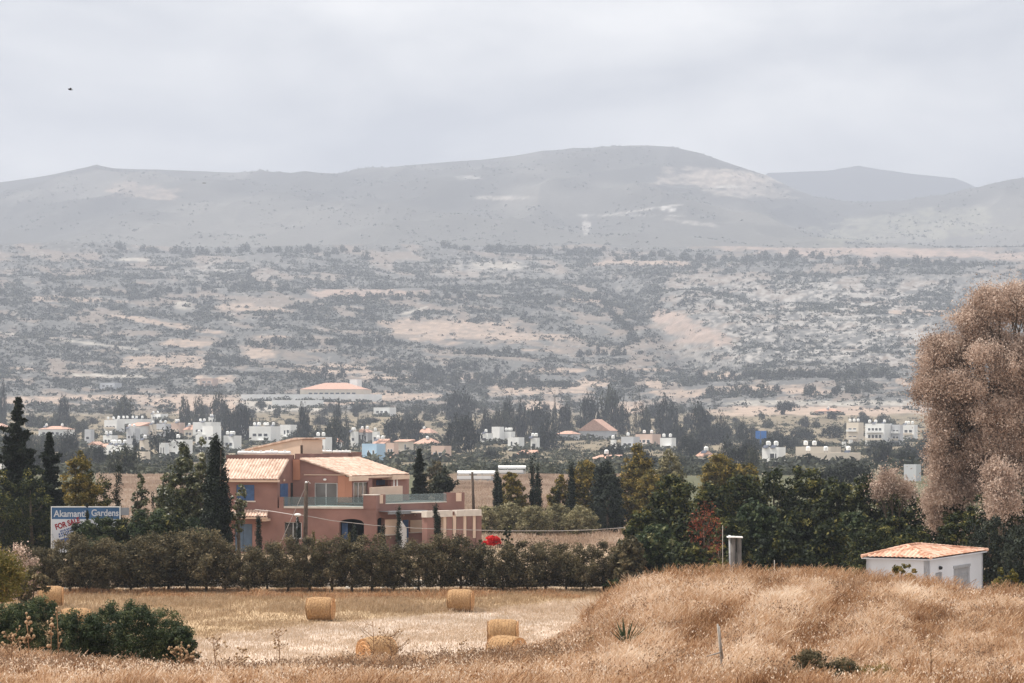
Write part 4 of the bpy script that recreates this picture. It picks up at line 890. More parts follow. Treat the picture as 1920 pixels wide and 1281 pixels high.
T('young_tree', 448, 905, 34, 162, S_round, 'poplar', 'thin leafy branches in front of the blue villa shutters', nclump=44, nleaf=30, leaf=.11, h0=.45, rc=.3)
for i, (px, pt, w_) in enumerate([(142, 985, 26), (168, 976, 40), (196, 966, 46), (226, 974, 44), (262, 960, 52), (298, 958, 50), (332, 964, 50), (366, 972, 46)]):
    T('evergreen_shrub', px, pt, w_, 154, S_olive, 'green' if i % 3 else 'dark', 'feathery dark green shrub in the row under the billboard and poplar, %s from the left' % ORD[i], 'shrub', 'feathery green shrubs behind the field hedge', nclump=130, nleaf=60, leaf=.08, trunk=(.06, 3), rc=.42, asp=1.6)
T('cypress_tree', 163.5, 946, 9, 156, S_thin, 'cypress', 'dark young cypress standing in front of the billboard between its words', 'cypress', nclump=50, nleaf=50, leaf=.06, trunk=(.05, 0))
# cypresses and yellow shrubs in the villa garden
for px, pt, w_, lab, m in ((485, 967, 13, 'slim young cypress by the blue-grey door of the villa', 'cypress'), (558, 974, 10, 'slim young cypress in front of the white framed window', 'cypress'), (664, 990, 15, 'dark young cypress in front of the arched opening', 'cypress'),
        (718, 974, 12, 'dark young cypress below the narrow arch of the terrace', 'cypress'), (748, 943, 12, 'pointed cypress left of the white stair wall', 'cypress'), (588, 995, 7, 'thin yellow-leaved shrub below the villa wall right of the utility pole', 'yellowbush'), (655, 995, 6, 'thin yellow-leaved shrub in front of the arched opening', 'yellowbush')):
    T('cypress_tree' if m == 'cypress' else 'yellow_shrub', px, pt, w_, 168, S_thin, m, lab, 'cypress' if m == 'cypress' else 'shrub', nclump=60, nleaf=55, leaf=.055, trunk=(.05, 0))
o = T('cypress_tree', 829, 930, 14, 167, S_thin, 'cypress', 'leaning pointed cypress in front of the pergola pillars', 'cypress', nclump=80, nleaf=60, leaf=.055, trunk=(.06, 0)); o.rotation_euler = (0, R(-6), 0)
T('flowering_shrub', 923, 1005, 36, 150, S_round, 'flower', 'bright red flowering shrub showing over the hedge right of the pergola', 'shrub', nclump=60, nleaf=30, leaf=.07, h0=.80, trunk=(.05, 4))
T('evergreen_shrub', 903, 1012, 30, 149, S_round, 'dark', 'dark clipped shrub just left of the red flowers', 'shrub', nclump=50, nleaf=40, leaf=.08)
T('evergreen_shrub', 951, 985, 26, 152, S_olive, 'dark', 'dark upright shrub just right of the red flowers', 'shrub', nclump=60, nleaf=40, leaf=.08)
# right behind the villa and the middle ground
tiered(786, 843, 52, 222, 'small dark tiered conifer behind the right end of the villa', 21, tiers=15, leaf=.14)
T('round_tree', 832, 880, 50, 235, S_round, 'town', 'grey-brown round tree just right of the tiered conifer', nclump=156, nleaf=40, leaf=.15, rc=.25)
T('round_tree', 818, 862, 46, 300, S_round, 'olive', 'brownish round tree further back beyond the tiered conifer', nclump=110, nleaf=36, leaf=.17)
for px, pt, w_, d, lab in ((931, 868, 13, 232, 'slim pointed cypress left of the yellow-green tree'), (938, 893, 8, 231, 'short cypress spur leaning on the slim one left of the yellow-green tree'), (999, 858, 14, 235, 'taller of the paired dark cypresses right of the yellow-green tree'), (1009, 872, 14, 234, 'shorter of the paired dark cypresses right of the yellow-green tree'), (1071, 868, 17, 233, 'dark cypress standing alone before the golden trees')):
    T('cypress_tree', px, pt, w_, d, S_thin, 'cypress', lab, 'cypress', nclump=90, nleaf=55, leaf=.10, trunk=(.08, 0))
T('golden_tree', 958, 878, 54, 240, S_pop, 'gold', 'yellow-green tree between the slim cypresses', nclump=208, nleaf=48, leaf=.14, rc=.26)
T('golden_tree', 1050, 895, 50, 244, S_pop, 'gold', 'small yellow-green tree left of the lone cypress', nclump=156, nleaf=44, leaf=.14, rc=.26)
T('golden_tree', 1098, 858, 74, 246, S_pop, 'gold', 'golden-green tree behind the lone cypress', nclump=247, nleaf=48, leaf=.15, rc=.25)
T('conifer_tree', 1137, 858, 62, 238, S_cyp, 'conifer', 'grey-green upright conifer between two golden-green trees', nclump=312, nleaf=55, leaf=.14, rc=.26)
T('golden_tree', 1196, 836, 72, 248, S_pop, 'gold', 'tallest golden-green tree in the middle of the row', nclump=299, nleaf=48, leaf=.15, rc=.25)
T('round_tree', 1255, 850, 72, 252, S_pop, 'olive_pale', 'greyish green tree right of the tallest golden one', nclump=247, nleaf=46, leaf=.15, rc=.25)
T('golden_tree', 1222, 880, 60, 240, S_round, 'gold', 'lower golden crown in front of the greyish tree', nclump=182, nleaf=44, leaf=.15, rc=.25)
T('golden_tree', 1352, 850, 84, 246, S_round, 'gold', 'broad golden-green tree above the dark grove', nclump=286, nleaf=46, leaf=.15, rc=.25)
T('golden_tree', 1398, 868, 60, 244, S_round, 'gold', 'golden-green tree at the right end of the row above the grove', nclump=195, nleaf=46, leaf=.15, rc=.25)
for i, (px, pt, w_) in enumerate([(915, 952, 54), (955, 945, 62), (1000, 950, 60), (1045, 948, 62), (1090, 953, 60)]):
    T('olive_tree', px, pt, w_, 222 + i % 2 * 3, S_olive, 'olive_pale', 'pale grey-green olive tree in the row below the cypresses, %s from the left' % ORD[i], 'tree', 'pale olive trees below the cypresses', nclump=150, nleaf=44, leaf=.10, rc=.24, pybase=1003)
T('conifer_tree', 1141, 905, 60, 226, S_cyp, 'cypress', 'dark upright conifer at the right end of the pale olive row', nclump=170, nleaf=46, leaf=.11)
# dark grove
GR = [(1205, 955, 100, 145, 'dark'), (1262, 890, 118, 152, 'dark'), (1232, 985, 90, 140, 'green'), (1330, 902, 100, 155, 'dark'), (1392, 885, 104, 158, 'dark'), (1300, 965, 90, 145, 'dark'), (1452, 868, 112, 160, 'dark'), (1420, 940, 100, 150, 'green'), (1512, 872, 104, 162, 'dark'),
      (1505, 940, 96, 150, 'dark'), (1570, 900, 96, 158, 'dark'), (1628, 893, 92, 156, 'dark'), (1600, 955, 90, 148, 'green'), (1692, 905, 100, 154, 'dark'), (1735, 930, 80, 150, 'dark'), (1675, 968, 90, 146, 'dark'), (1368, 968, 90, 143, 'dark'), (1560, 975, 90, 143, 'dark'), (1470, 985, 100, 141, 'dark'), (1290, 1020, 90, 137, 'dark'), (1180, 1010, 60, 138, 'olive')]
for i, (px, pt, w_, d, m) in enumerate(GR):
    T('citrus_tree', px, pt, w_, d, S_round if i % 3 else S_pop, m, 'dense dark green tree of the grove behind the mound, %s from the left' % ORD[sorted(range(len(GR)), key=lambda q: GR[q][0]).index(i)], 'tree', 'dense dark trees of the grove', nclump=250, nleaf=50, leaf=.125, rc=.20, trunk=(.14, 5), stray=.05)
T('autumn_shrub', 1322, 950, 66, 137, S_round, 'red', 'shrub with rust-red leaves beside the concrete posts', 'shrub', nclump=55, nleaf=16, leaf=.08, rc=.2, h0=.35, stray=.16, trunk=(.05, 7))
T('leafy_shrub', 1345, 1012, 40, 133, S_round, 'yellowbush', 'small yellow-green shrub at the foot of the red-leaved one', 'shrub', nclump=40, nleaf=22, leaf=.08, h0=.2)
# tamarisks
def tamarisk(px, pt, w_, d, label, nc, seed, blobs, rc=.2):
    x = X(px, d); zb = g1(x, d); h = Z(pt, d) - zb; rad = w_ / 2 / F * d; g = np.random.default_rng(seed)
    o = empty('tamarisk_tree', (x, d, zb)); tag(o, label, 'tree'); C = []; Tn = []; mb = MB(); ts = min(1, h / 14) ** 1.5; mb.tube([(0, 0, -.3), (.2 * ts, 0, h * .2), (.1, .1, h * .45)], [.55 * ts, .42 * ts, .3 * ts], 10)
    for (bx, bt, bw, bh) in blobs:
        c0 = np.array((X(bx, d) - x, g.uniform(-.25, .25) * rad, Z(bt, d) - zb)); rr = bw / 2 / F * d; rh = bh / 2 / F * d
        e = c0 + np.array((0, 0, -rh * .3)); b_ = np.array((.1, .1, h * .25)); mid = (b_ + e) / 2 + np.array((0, 0, h * .06))
        mb.tube([b_, mid, e], [.26 * ts, .14 * ts, .03], 7)
        for q in range(6):
            aa = g.random() * 6.28; mb.tube([mid, (mid + e) / 2 + g.normal(size=3) * .2, e + np.array((math.cos(aa) * rr * .8, math.sin(aa) * rr * .8, rh * g.uniform(-.2, .8)))], [.07 * ts + .01, .04 * ts + .006, .01], 5)
        n = int(nc * (bw * bh) / 9000 * .42); ns = 8
        su = g.normal(size=(ns, 3)); su /= np.linalg.norm(su, axis=1, keepdims=True); sc_ = c0 + su * np.array((rr, rr, rh)) * g.uniform(.4, .95, (ns, 1)); wi = g.integers(0, ns, n)
        u = g.normal(size=(n, 3)); u /= np.linalg.norm(u, axis=1, keepdims=True); u[:, 2] = np.where(g.random(n) < .7, np.abs(u[:, 2]), u[:, 2]); u *= (g.random((n, 1)) ** .22); p = sc_[wi] + u * min(rr, rh) * .48
        k = 170; off = g.normal(size=(n, k, 3)) * np.array((.20, .20, .20)); off *= np.where(g.random((n, k, 1)) < .18, 2.1, 1.0); off[..., 2] -= .36 * g.random((n, k)) ** 1.2
        C.append((p[:, None, :] + off).reshape(-1, 3)); ct = np.clip(.52 + .13 * g.normal(size=(n, 1)) + .12 * g.normal(size=(n, k)), 0, 1); Tn.append(ct.ravel())
    C = np.concatenate(C); Tn = np.concatenate(Tn); n = len(C); C[:, 2] = np.maximum(C[:, 2], .05)
    v, f = quads(C, g.normal(size=(n, 3)) * np.array((1, 1, .5)), .050 * (.6 + .8 * g.random(n)), 1.3)
    c = bpy.data.objects.new('crown', npmesh('crown', v, f, M['tamarisk'], tint=np.repeat(Tn, 4))); col.objects.link(c); c.parent = o
    mb.build('trunk', M['bark'], o, True, True)
tamarisk(1868, 530, 330, 138, 'huge pinkish-brown tamarisk tree towering at the right edge', 210, 3,
    [(1868, 575, 100, 80), (1905, 560, 60, 60), (1822, 600, 90, 60), (1935, 580, 110, 90), (1800, 650, 110, 90), (1765, 680, 90, 80), (1850, 670, 150, 110), (1920, 680, 130, 130), (1745, 720, 70, 70), (1775, 740, 100, 80), (1840, 750, 150, 100), (1910, 780, 160, 130), (1785, 800, 90, 80),
     (1840, 830, 130, 90), (1765, 850, 60, 80), (1800, 870, 90, 80), (1900, 880, 160, 130), (1960, 720, 140, 200), (1960, 880, 140, 160), (1845, 930, 120, 90), (1920, 960, 150, 90), (1748, 800, 40, 50), (1790, 910, 90, 80), (1870, 1000, 150, 90), (1950, 1010, 110, 100)])
tamarisk(1875, 848, 60, 130, 'slender pinkish tamarisk standing before the dark base of the huge one', 230, 5, [(1868, 870, 40, 50), (1876, 905, 50, 55), (1890, 930, 60, 50), (1868, 945, 40, 50)])
tamarisk(1672, 880, 70, 151, 'small pinkish tamarisk above the grove left of the white flat-roofed house', 230, 6, [(1672, 900, 56, 34), (1646, 914, 34, 26), (1698, 916, 40, 30)])
tamarisk(1762, 895, 70, 140, 'low pinkish tamarisk at the foot of the huge one, on its left side', 230, 7, [(1750, 925, 50, 60), (1775, 905, 60, 55), (1790, 945, 60, 60), (1760, 965, 50, 40)])
for i, (px, pt, w_, d, m, lab) in enumerate([(1840, 930, 76, 132, 'dark', 'dark bushy tree between the tamarisks and the pump house roof'), (1905, 920, 90, 134, 'dark', 'dark bushy tree at the right edge under the huge tamarisk'), (1800, 900, 60, 138, 'dark', 'dark bushy tree in the shade at the left foot of the huge tamarisk'),
        (1858, 965, 110, 122, 'conifer', 'feathery dark green bush right above the pump house'), (1925, 985, 100, 119, 'conifer', 'feathery dark green bush cut by the right edge'), (1785, 968, 70, 128, 'dark', 'dark bush directly behind the pump house roof ridge'), (1640, 985, 110, 132, 'dark', 'dark bush behind the left end of the pump house roof'), (1715, 985, 90, 131, 'dark', 'dark bush behind the middle of the pump house roof')]):
    T('evergreen_bush', px, pt, w_, d, S_olive, m, lab, 'bush', nclump=230, nleaf=52, leaf=.085, droop=.6 if m == 'conifer' else 0, trunk=(.1, 4))
# near the pump house and foreground shrubs
def bush(name, px, pt, pb, w_, d, m, lab, nclump, nleaf, leaf, asp=.9, cat='bush', **k):
    return T(name, px, pt, w_, d, S_olive, m, lab, cat, nclump=nclump, nleaf=nleaf, leaf=leaf, asp=asp, pybase=pb, trunk=(.03, 5), **k)
bush('young_fig_bush', 1691, 1056, 1116, 56, 70, 'yellowbush', 'small leafy green-yellow bush in front of the pump house wall', 45, 26, .055)
bush('young_fig_bush', 1888, 1062, 1130, 54, 68, 'yellowbush', 'reddish-tipped leafy bush on the mound right of the pump house', 40, 24, .055)
bush('wild_bush', 1150, 1085, 1128, 40, 84, 'dark', 'dark bush at the left foot of the mound where it meets the field', 50, 30, .06)
bush('wild_bush', 4, 1036, 1128, 84, 84, 'yellowbush', 'yellow-green bush cut by the left edge above the bales', 150, 60, .05, stray=.12)
bush('wild_bush', 40, 1022, 1125, 60, 95, 'tamarisk', 'dry brown bush just right of the yellow-green one at the left edge', 90, 50, .045, stray=.1)
bush('wild_bush', 62, 1062, 1132, 60, 92, 'olive', 'brownish dry bush between the left edge bush and the bale', 90, 50, .05)
GB_ = [(20, 1132, 1240, 110), (72, 1124, 1240, 104), (150, 1146, 1245, 96), (200, 1134, 1250, 100), (252, 1132, 1255, 110), (305, 1142, 1258, 96), (338, 1178, 1262, 60)]
for i, (px, pt, pb, w_) in enumerate(GB_):
    d = 62 + (i % 2) * 2.2
    T('broom_bush', px, pt, w_, d, S_olive, 'green', 'dark green broom bush in the foreground clump on the left, %s from the left' % ORD[i], 'bush', 'dark green bushes in the left foreground', nclump=170, nleaf=85, leaf=.022, asp=2.2, pybase=pb, rc=.26, trunk=(.02, 6))
for px, pt, pb, w_, m, lab in ((1520, 1222, 1290, 80, 'olive', 'low dark grey-green shrub in the dry grass near the bottom edge'), (1575, 1236, 1292, 80, 'olive', 'low dark twiggy shrub touching the grey-green one on its right'), (1640, 1252, 1300, 110, 'yellowbush', 'low yellowish tuft at the bottom edge below the twiggy shrub')):
    T('low_shrub', px, pt, w_, 44.0, S_round, m, lab, 'shrub', nclump=90, nleaf=70, leaf=.014, asp=2.4, pybase=pb, rc=.3, trunk=(.01, 6))

# ------------------------------------------------------------------ dry grass of the bank, stubble of the field
def blades(name, n, dr, pxr, hfun, wid, m, tintf, seed, keep=None, lean=.35, wind=(.07, -.02)):
    g = np.random.default_rng(seed); d = np.sqrt(g.random(n) * (dr[1] ** 2 - dr[0] ** 2) + dr[0] ** 2); px = g.uniform(*pxr, n); x = (px - 960) / F * d
    if keep is not None:
        k = keep(px, d, x, g); px, d, x = px[k], d[k], x[k]
    n = len(d); z = gz(x, d); h = hfun(px, d, x, g); a = g.random(n) * 2 * np.pi; w_ = wid * (.7 + .7 * g.random(n)); ln = lean * 1.15 * h
    wx = wind[0] * h * (.2 + 1.6 * vn(x / .6, d / .6, 5)); wy = wind[1] * h
    b0 = np.stack([x - np.cos(a) * w_ / 2, d - np.sin(a) * w_ / 2, z - .02], 1); b1 = np.stack([x + np.cos(a) * w_ / 2, d + np.sin(a) * w_ / 2, z - .02], 1)
    mx_, my_ = x + wx * .35 + g.normal(size=n) * ln * .3, d + wy * .4 + g.normal(size=n) * ln * .3
    tx, ty = mx_ + wx * .8 + g.normal(size=n) * ln * .55, my_ + wy * .6 + g.normal(size=n) * ln * .55
    m0 = np.stack([mx_ - np.cos(a) * w_ * .45, my_ - np.sin(a) * w_ * .45, z + h * .58], 1); m1 = np.stack([mx_ + np.cos(a) * w_ * .45, my_ + np.sin(a) * w_ * .45, z + h * .58], 1)
    t_ = np.stack([tx, ty, z + h * (.92 + .1 * g.random(n))], 1); t2 = t_ + np.stack([np.cos(a) * w_ * .5, np.sin(a) * w_ * .5, 0 * a - .01], 1)
    v = np.stack([b0, b1, m1, m0, t2, t_], 1).reshape(-1, 3); i = np.arange(n)[:, None] * 6
    f = np.concatenate([i + np.array([[0, 1, 2, 3]]), i + np.array([[3, 2, 4, 5]])], 0)
    me = npmesh(name, v, f, M[m], tint=np.repeat(np.clip(tintf(px, d, x, g), 0, 1), 6)); o = bpy.data.objects.new(name, me); col.objects.link(o); return tag(o, kind='stuff')
def bank_tint(px, d, x, g):
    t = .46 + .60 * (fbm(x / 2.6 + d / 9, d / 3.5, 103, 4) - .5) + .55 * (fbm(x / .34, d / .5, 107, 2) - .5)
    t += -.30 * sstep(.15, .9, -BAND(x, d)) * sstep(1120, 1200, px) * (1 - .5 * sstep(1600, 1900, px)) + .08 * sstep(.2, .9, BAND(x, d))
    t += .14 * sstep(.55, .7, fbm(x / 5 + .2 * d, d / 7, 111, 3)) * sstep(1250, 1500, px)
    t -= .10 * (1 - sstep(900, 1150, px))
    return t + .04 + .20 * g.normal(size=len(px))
def bank_h(px, d, x, g):
    c = .25 + .30 * (fbm(x / 1.1, d / 1.6, 121, 3) - .4) + .34 * (vn(x / .28, d / .40, 127) - .5); c = c * (1 - .35 * sstep(.5, .7, fbm(x / 4, d / 4, 123, 2)))
    return np.clip(c * (.5 + .75 * g.random(len(px))), .05, .7) * np.where(px < 1050, .95, 1)
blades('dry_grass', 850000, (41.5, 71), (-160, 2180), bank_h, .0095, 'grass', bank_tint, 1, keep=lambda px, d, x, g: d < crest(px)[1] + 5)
# russet plumes along the crest of the mound
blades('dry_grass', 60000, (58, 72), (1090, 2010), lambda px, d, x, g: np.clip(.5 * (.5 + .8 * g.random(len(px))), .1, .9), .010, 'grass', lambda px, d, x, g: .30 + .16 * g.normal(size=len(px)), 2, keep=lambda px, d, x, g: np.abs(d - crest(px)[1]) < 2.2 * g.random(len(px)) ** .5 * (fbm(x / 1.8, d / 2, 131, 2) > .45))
def heads(n, seed):
    g = np.random.default_rng(seed); d = np.sqrt(g.random(n) * (70 ** 2 - 41.5 ** 2) + 41.5 ** 2); px = g.uniform(-60, 1990, n); k = (d < crest(px)[1] + 1) & (fbm((px - 960) / F * d / 1.2, d / 1.6, 161, 3) > .45); px, d = px[k], d[k]; x = (px - 960) / F * d; n = len(d)
    c = np.stack([x, d, gz(x, d) + .16 + .26 * g.random(n)], 1); v, f = quads(c, g.normal(size=(n, 3)), .020 * (.5 + g.random(n)), 1.2, np.tile((0, 0, 1.0), (n, 1)))
    t = np.clip(np.where(g.random(n) < .3, .05, .95) + .1 * g.normal(size=n), 0, 1)
    o = bpy.data.objects.new('grass_seed_heads', npmesh('grass_seed_heads', v, f, M['grass'], tint=np.repeat(t, 4))); col.objects.link(o); tag(o, kind='stuff')
heads(70000, 21)
def f_t(px, d, x, g):
    py = HY + HC * F / d; yl = np.interp(px, [-200, 330, 600, 880, 1130, 1300], [1250, 1200, 1168, 1146, 1118, 1105]) + 10 * (fbm(px / 40, py / 9, 63, 3) - .5)
    return .36 + .36 * sstep(-4, 8, py - yl) + .35 * (fbm(px / 9, py / 3, 57, 3) - .5) + .13 * g.normal(size=len(px))
blades('stubble', 330000, (74, 142), (-80, 1260), lambda px, d, x, g: (.05 + .10 * g.random(len(px))) * (1 + .9 * (HY + HC * F / d < 1150)), .022, 'stubble', f_t, 3, keep=lambda px, d, x, g: g.random(len(px)) < .35 + .65 * sstep(.4, .6, fbm(x / 2, d / 3, 141, 3)))
blades('dry_grass', 26000, (134, 141), (100, 1170), lambda px, d, x, g: .12 + .28 * g.random(len(px)) * fbm(x / 2, d / 2, 143, 2) * 2, .03, 'grass', lambda px, d, x, g: .22 + .14 * g.normal(size=len(px)), 4, keep=lambda px, d, x, g: fbm(x / 3, d / 2, 145, 3) > .43)
blades('dry_grass', 150000, (196, 520), (780, 1240), lambda px, d, x, g: .15 + .45 * g.random(len(px)) * fbm(x / 4, d / 6, 147, 2) * 1.6, .07, 'fieldgrass', lambda px, d, x, g: .55 + 1.0 * (fbm(x / 5, d / 14, 149, 4) - .5) + .14 * g.normal(size=len(px)), 5)
blades('dry_grass', 34000, (230, 540), (180, 460), lambda px, d, x, g: .15 + .4 * g.random(len(px)), .09, 'fieldgrass', lambda px, d, x, g: .52 + .9 * (fbm(x / 5, d / 14, 155, 4) - .5) + .12 * g.normal(size=len(px)), 6)

# brittle dry weeds along the edge of the bank
def weeds(n, seed):
    g = np.random.default_rng(seed); V = []; Tn = []
    def seg(a, b, w_): 
        dv = b - a; s = np.cross(dv, np.array((g.normal(), g.normal(), .1))); s = s / (np.linalg.norm(s) + 1e-6) * w_ / 2; V.extend([a - s, a + s, b + s * .6, b - s * .6])
    cnt = 0
    while cnt < n:
        px = g.uniform(-40, 1120); d = g.uniform(48, 58)
        if px < 330 and g.random() < .6: continue
        if px > 1050 and g.random() < .6: continue
        if cnt > n * .72: px = g.uniform(1100, 1960); d = g.uniform(43, 66)
        x = X(px, d)
        if d > crest(px)[1] + 2 or fbm(x / 1.5, d / 2, 151, 2) < (.42 if px < 1100 else .56): continue
        h = g.uniform(.2, .5); p = np.array((x, d, float(gz(x, d)) - .02)); tt = np.clip(.45 + .2 * g.normal(), 0, 1); s0 = len(V)
        top = p + np.array((g.normal() * .10 * h, g.normal() * .1, h)); seg(p, top, .009)
        for k in range(int(g.integers(3, 8))):
            t = g.uniform(.3, .95); b = p + (top - p) * t; a = g.random() * 6.28; l = h * g.uniform(.15, .4) * (1.2 - t * .6); e = b + np.array((math.cos(a) * l, math.sin(a) * l * .5, l * g.uniform(.5, 1.2))); seg(b, e, .006)
            r = g.uniform(.008, .020); V.extend([e + np.array((-r, 0, 0)), e + np.array((0, 0, -r)), e + np.array((r, 0, 0)), e + np.array((0, 0, r))])
        Tn.extend([tt] * (len(V) - s0)); cnt += 1
    V = np.array(V); o = bpy.data.objects.new('dry_weeds', npmesh('dry_weeds', V, np.arange(len(V)).reshape(-1, 4), M['weed'], tint=Tn)); col.objects.link(o); tag(o, kind='stuff')
weeds(5200, 9)
M['stalk'] = mat('dry_stalk', (.26, .15, .08), .9, .25, 9); M['seed'] = mat('dry_seed_head', (.40, .27, .16), .95, .4, 20)
# tall dead plants that stand out one by one
def deadplant(px, pt, pb, d, seed, label, spread=.35, head=.03, nb=9, cat='dead plant', name='dead_thistle'):
    g = random.Random(seed); d = dg(px, pb); pb2 = HY - (g1(X(px, d), d) - HC) / d * F; z0 = Z(pb2, d); x = X(px, d); h = Z(pt, d) - z0; o = empty(name, (x, d, z0)); tag(o, label, cat); mb = MB(); hd = MB()
    lx = g.uniform(-.1, .1) * h; top = Vector((lx, 0, h)); mb.tube([(0, 0, -.3), (lx * .3, 0, h * .5), top], [.014, .010, .005], 6); hd.ball(top, head * .8, n=7, r=4)
    for k in range(nb):
        t = g.uniform(.35, .95); b = Vector((lx * t, 0, h * t)); a = g.uniform(0, 6.28); l = h * spread * g.uniform(.4, 1) * (1.15 - .6 * t); e = b + Vector((math.cos(a) * l, math.sin(a) * l, l * g.uniform(.5, 1.1)))
        mb.tube([b, (b + e) / 2 + Vector((0, 0, -.03)), e], [.007, .005, .003], 5); hd.ball(e, head * g.uniform(.6, 1.1), n=7, r=4)
        for q in range(2): e2 = (b + e) / 2 + Vector((g.uniform(-1, 1), g.uniform(-1, 1), g.uniform(.3, 1))) * l * .35; mb.tube([(b + e) / 2, e2], [.004, .002], 4); hd.ball(e2, head * .6, n=6, r=3)
    b_ = len(mb.v); mb.v += hd.v; mb.f += [tuple(b_ + i for i in q) for q in hd.f]; mb.m += [1] * len(hd.f); mb.build('stem', [M['stalk'], M['seed']], o, True, True)
deadplant(405, 1190, 1248, 51, 1, 'dead thistle on the pale field edge, the first one right of the green bush'); deadplant(450, 1218, 1266, 50, 2, 'short brown forked dead plant between two taller thistles')
deadplant(526, 1182, 1262, 50, 3, 'tall slender dead thistle standing alone against the pale field', .28); deadplant(55, 1150, 1235, 49, 4, 'pale dead thistle in front of the green bushes near the left edge', .25, .04)
deadplant(95, 1160, 1240, 48.5, 5, 'pale straight stalk with a flat seed head before the green bushes', .15, .045, 4); deadplant(110, 1140, 1236, 50, 16, 'tall pale stalk rising where the two green bushes meet', .2, .03, 5)
deadplant(20, 1190, 1262, 47, 6, 'bushy orange-brown dead plant at the left edge in front of the bushes', .6, .03, 16); deadplant(702, 1166, 1236, 52, 7, 'tall leaning dead plant poking above the half hidden bale', .55, .02, 9); deadplant(735, 1190, 1240, 52, 8, 'bushy dead plant covering the right of the half hidden bale', .6, .025, 22)
deadplant(340, 1215, 1262, 50, 9, 'pale fluffy dead thistle at the right foot of the green bush', .7, .035, 18); deadplant(865, 1205, 1252, 53, 10, 'small dark dead plant left of the stacked-looking bales', .3, .03, 6); deadplant(1105, 1195, 1232, 55, 12, 'dry branching plant right of the bale with the dark end', .6, .02, 14)
deadplant(1746, 1168, 1290, 45.5, 11, 'tall russet stalk standing in the grass below the pump house', .10, .016, 14)
def agave():
    d = dg(1174, 1222); o = empty('spiky_plant', (X(1174, d), d, g1(X(1174, d), d) + .12)); tag(o, 'spiky dark green plant with sword leaves on the slope of the mound', 'plant'); mb = MB(); g = random.Random(2)
    for k in range(26):
        a = g.uniform(0, 6.28); l = g.uniform(.35, .62); el = g.uniform(.7, 1.45); e = Vector((math.cos(a) * math.cos(el) * l, math.sin(a) * math.cos(el) * l, math.sin(el) * l)); mb.tube([(0, 0, 0), e * .5 + Vector((0, 0, .01)), e], [.018, .016, .002], 4)
    mb.build('leaves', M['agave'], o, False, True)
    mb = MB(); mb.tube([(0, 0, -.3), (0, 0, .08)], [.07, .05], 8); mb.build('stem', M['bark'], o, True, True)
M['agave'] = mat('sword_leaf', (.045, .065, .028), .6, .3, 6)
agave()

# ------------------------------------------------------------------ the town
M['t_white'] = mat('town_white_wall', (.80, .80, .78), .9, .06, .2); M['t_cream'] = mat('town_cream_wall', (.68, .60, .50), .9, .07, .2); M['t_blue'] = mat('town_blue_wall', (.42, .58, .72), .9, .07, .2)
M['t_pink'] = mat('town_pink_wall', (.62, .46, .38), .9, .07, .2); M['t_grey'] = mat('town_grey_wall', (.52, .53, .55), .9, .07, .2); M['t_glass'] = mat('dark_window', (.035, .04, .05), .3, .1, 1, spec=.6)
M['t_panel'] = mat('solar_collector', (.03, .04, .07), .25, .1, 1, spec=.7); M['t_tank'] = mat('white_tank', (.82, .82, .80), .5, .03, 1)
def dof(py):
    """depth at which the open ground shows at row py"""
    d = np.linspace(300, 5000, 2000); q = np.interp(d, PR_D[3:], PR_PY[3:]); return float(np.interp(-py, -q, d))
BOX = []; LB = []
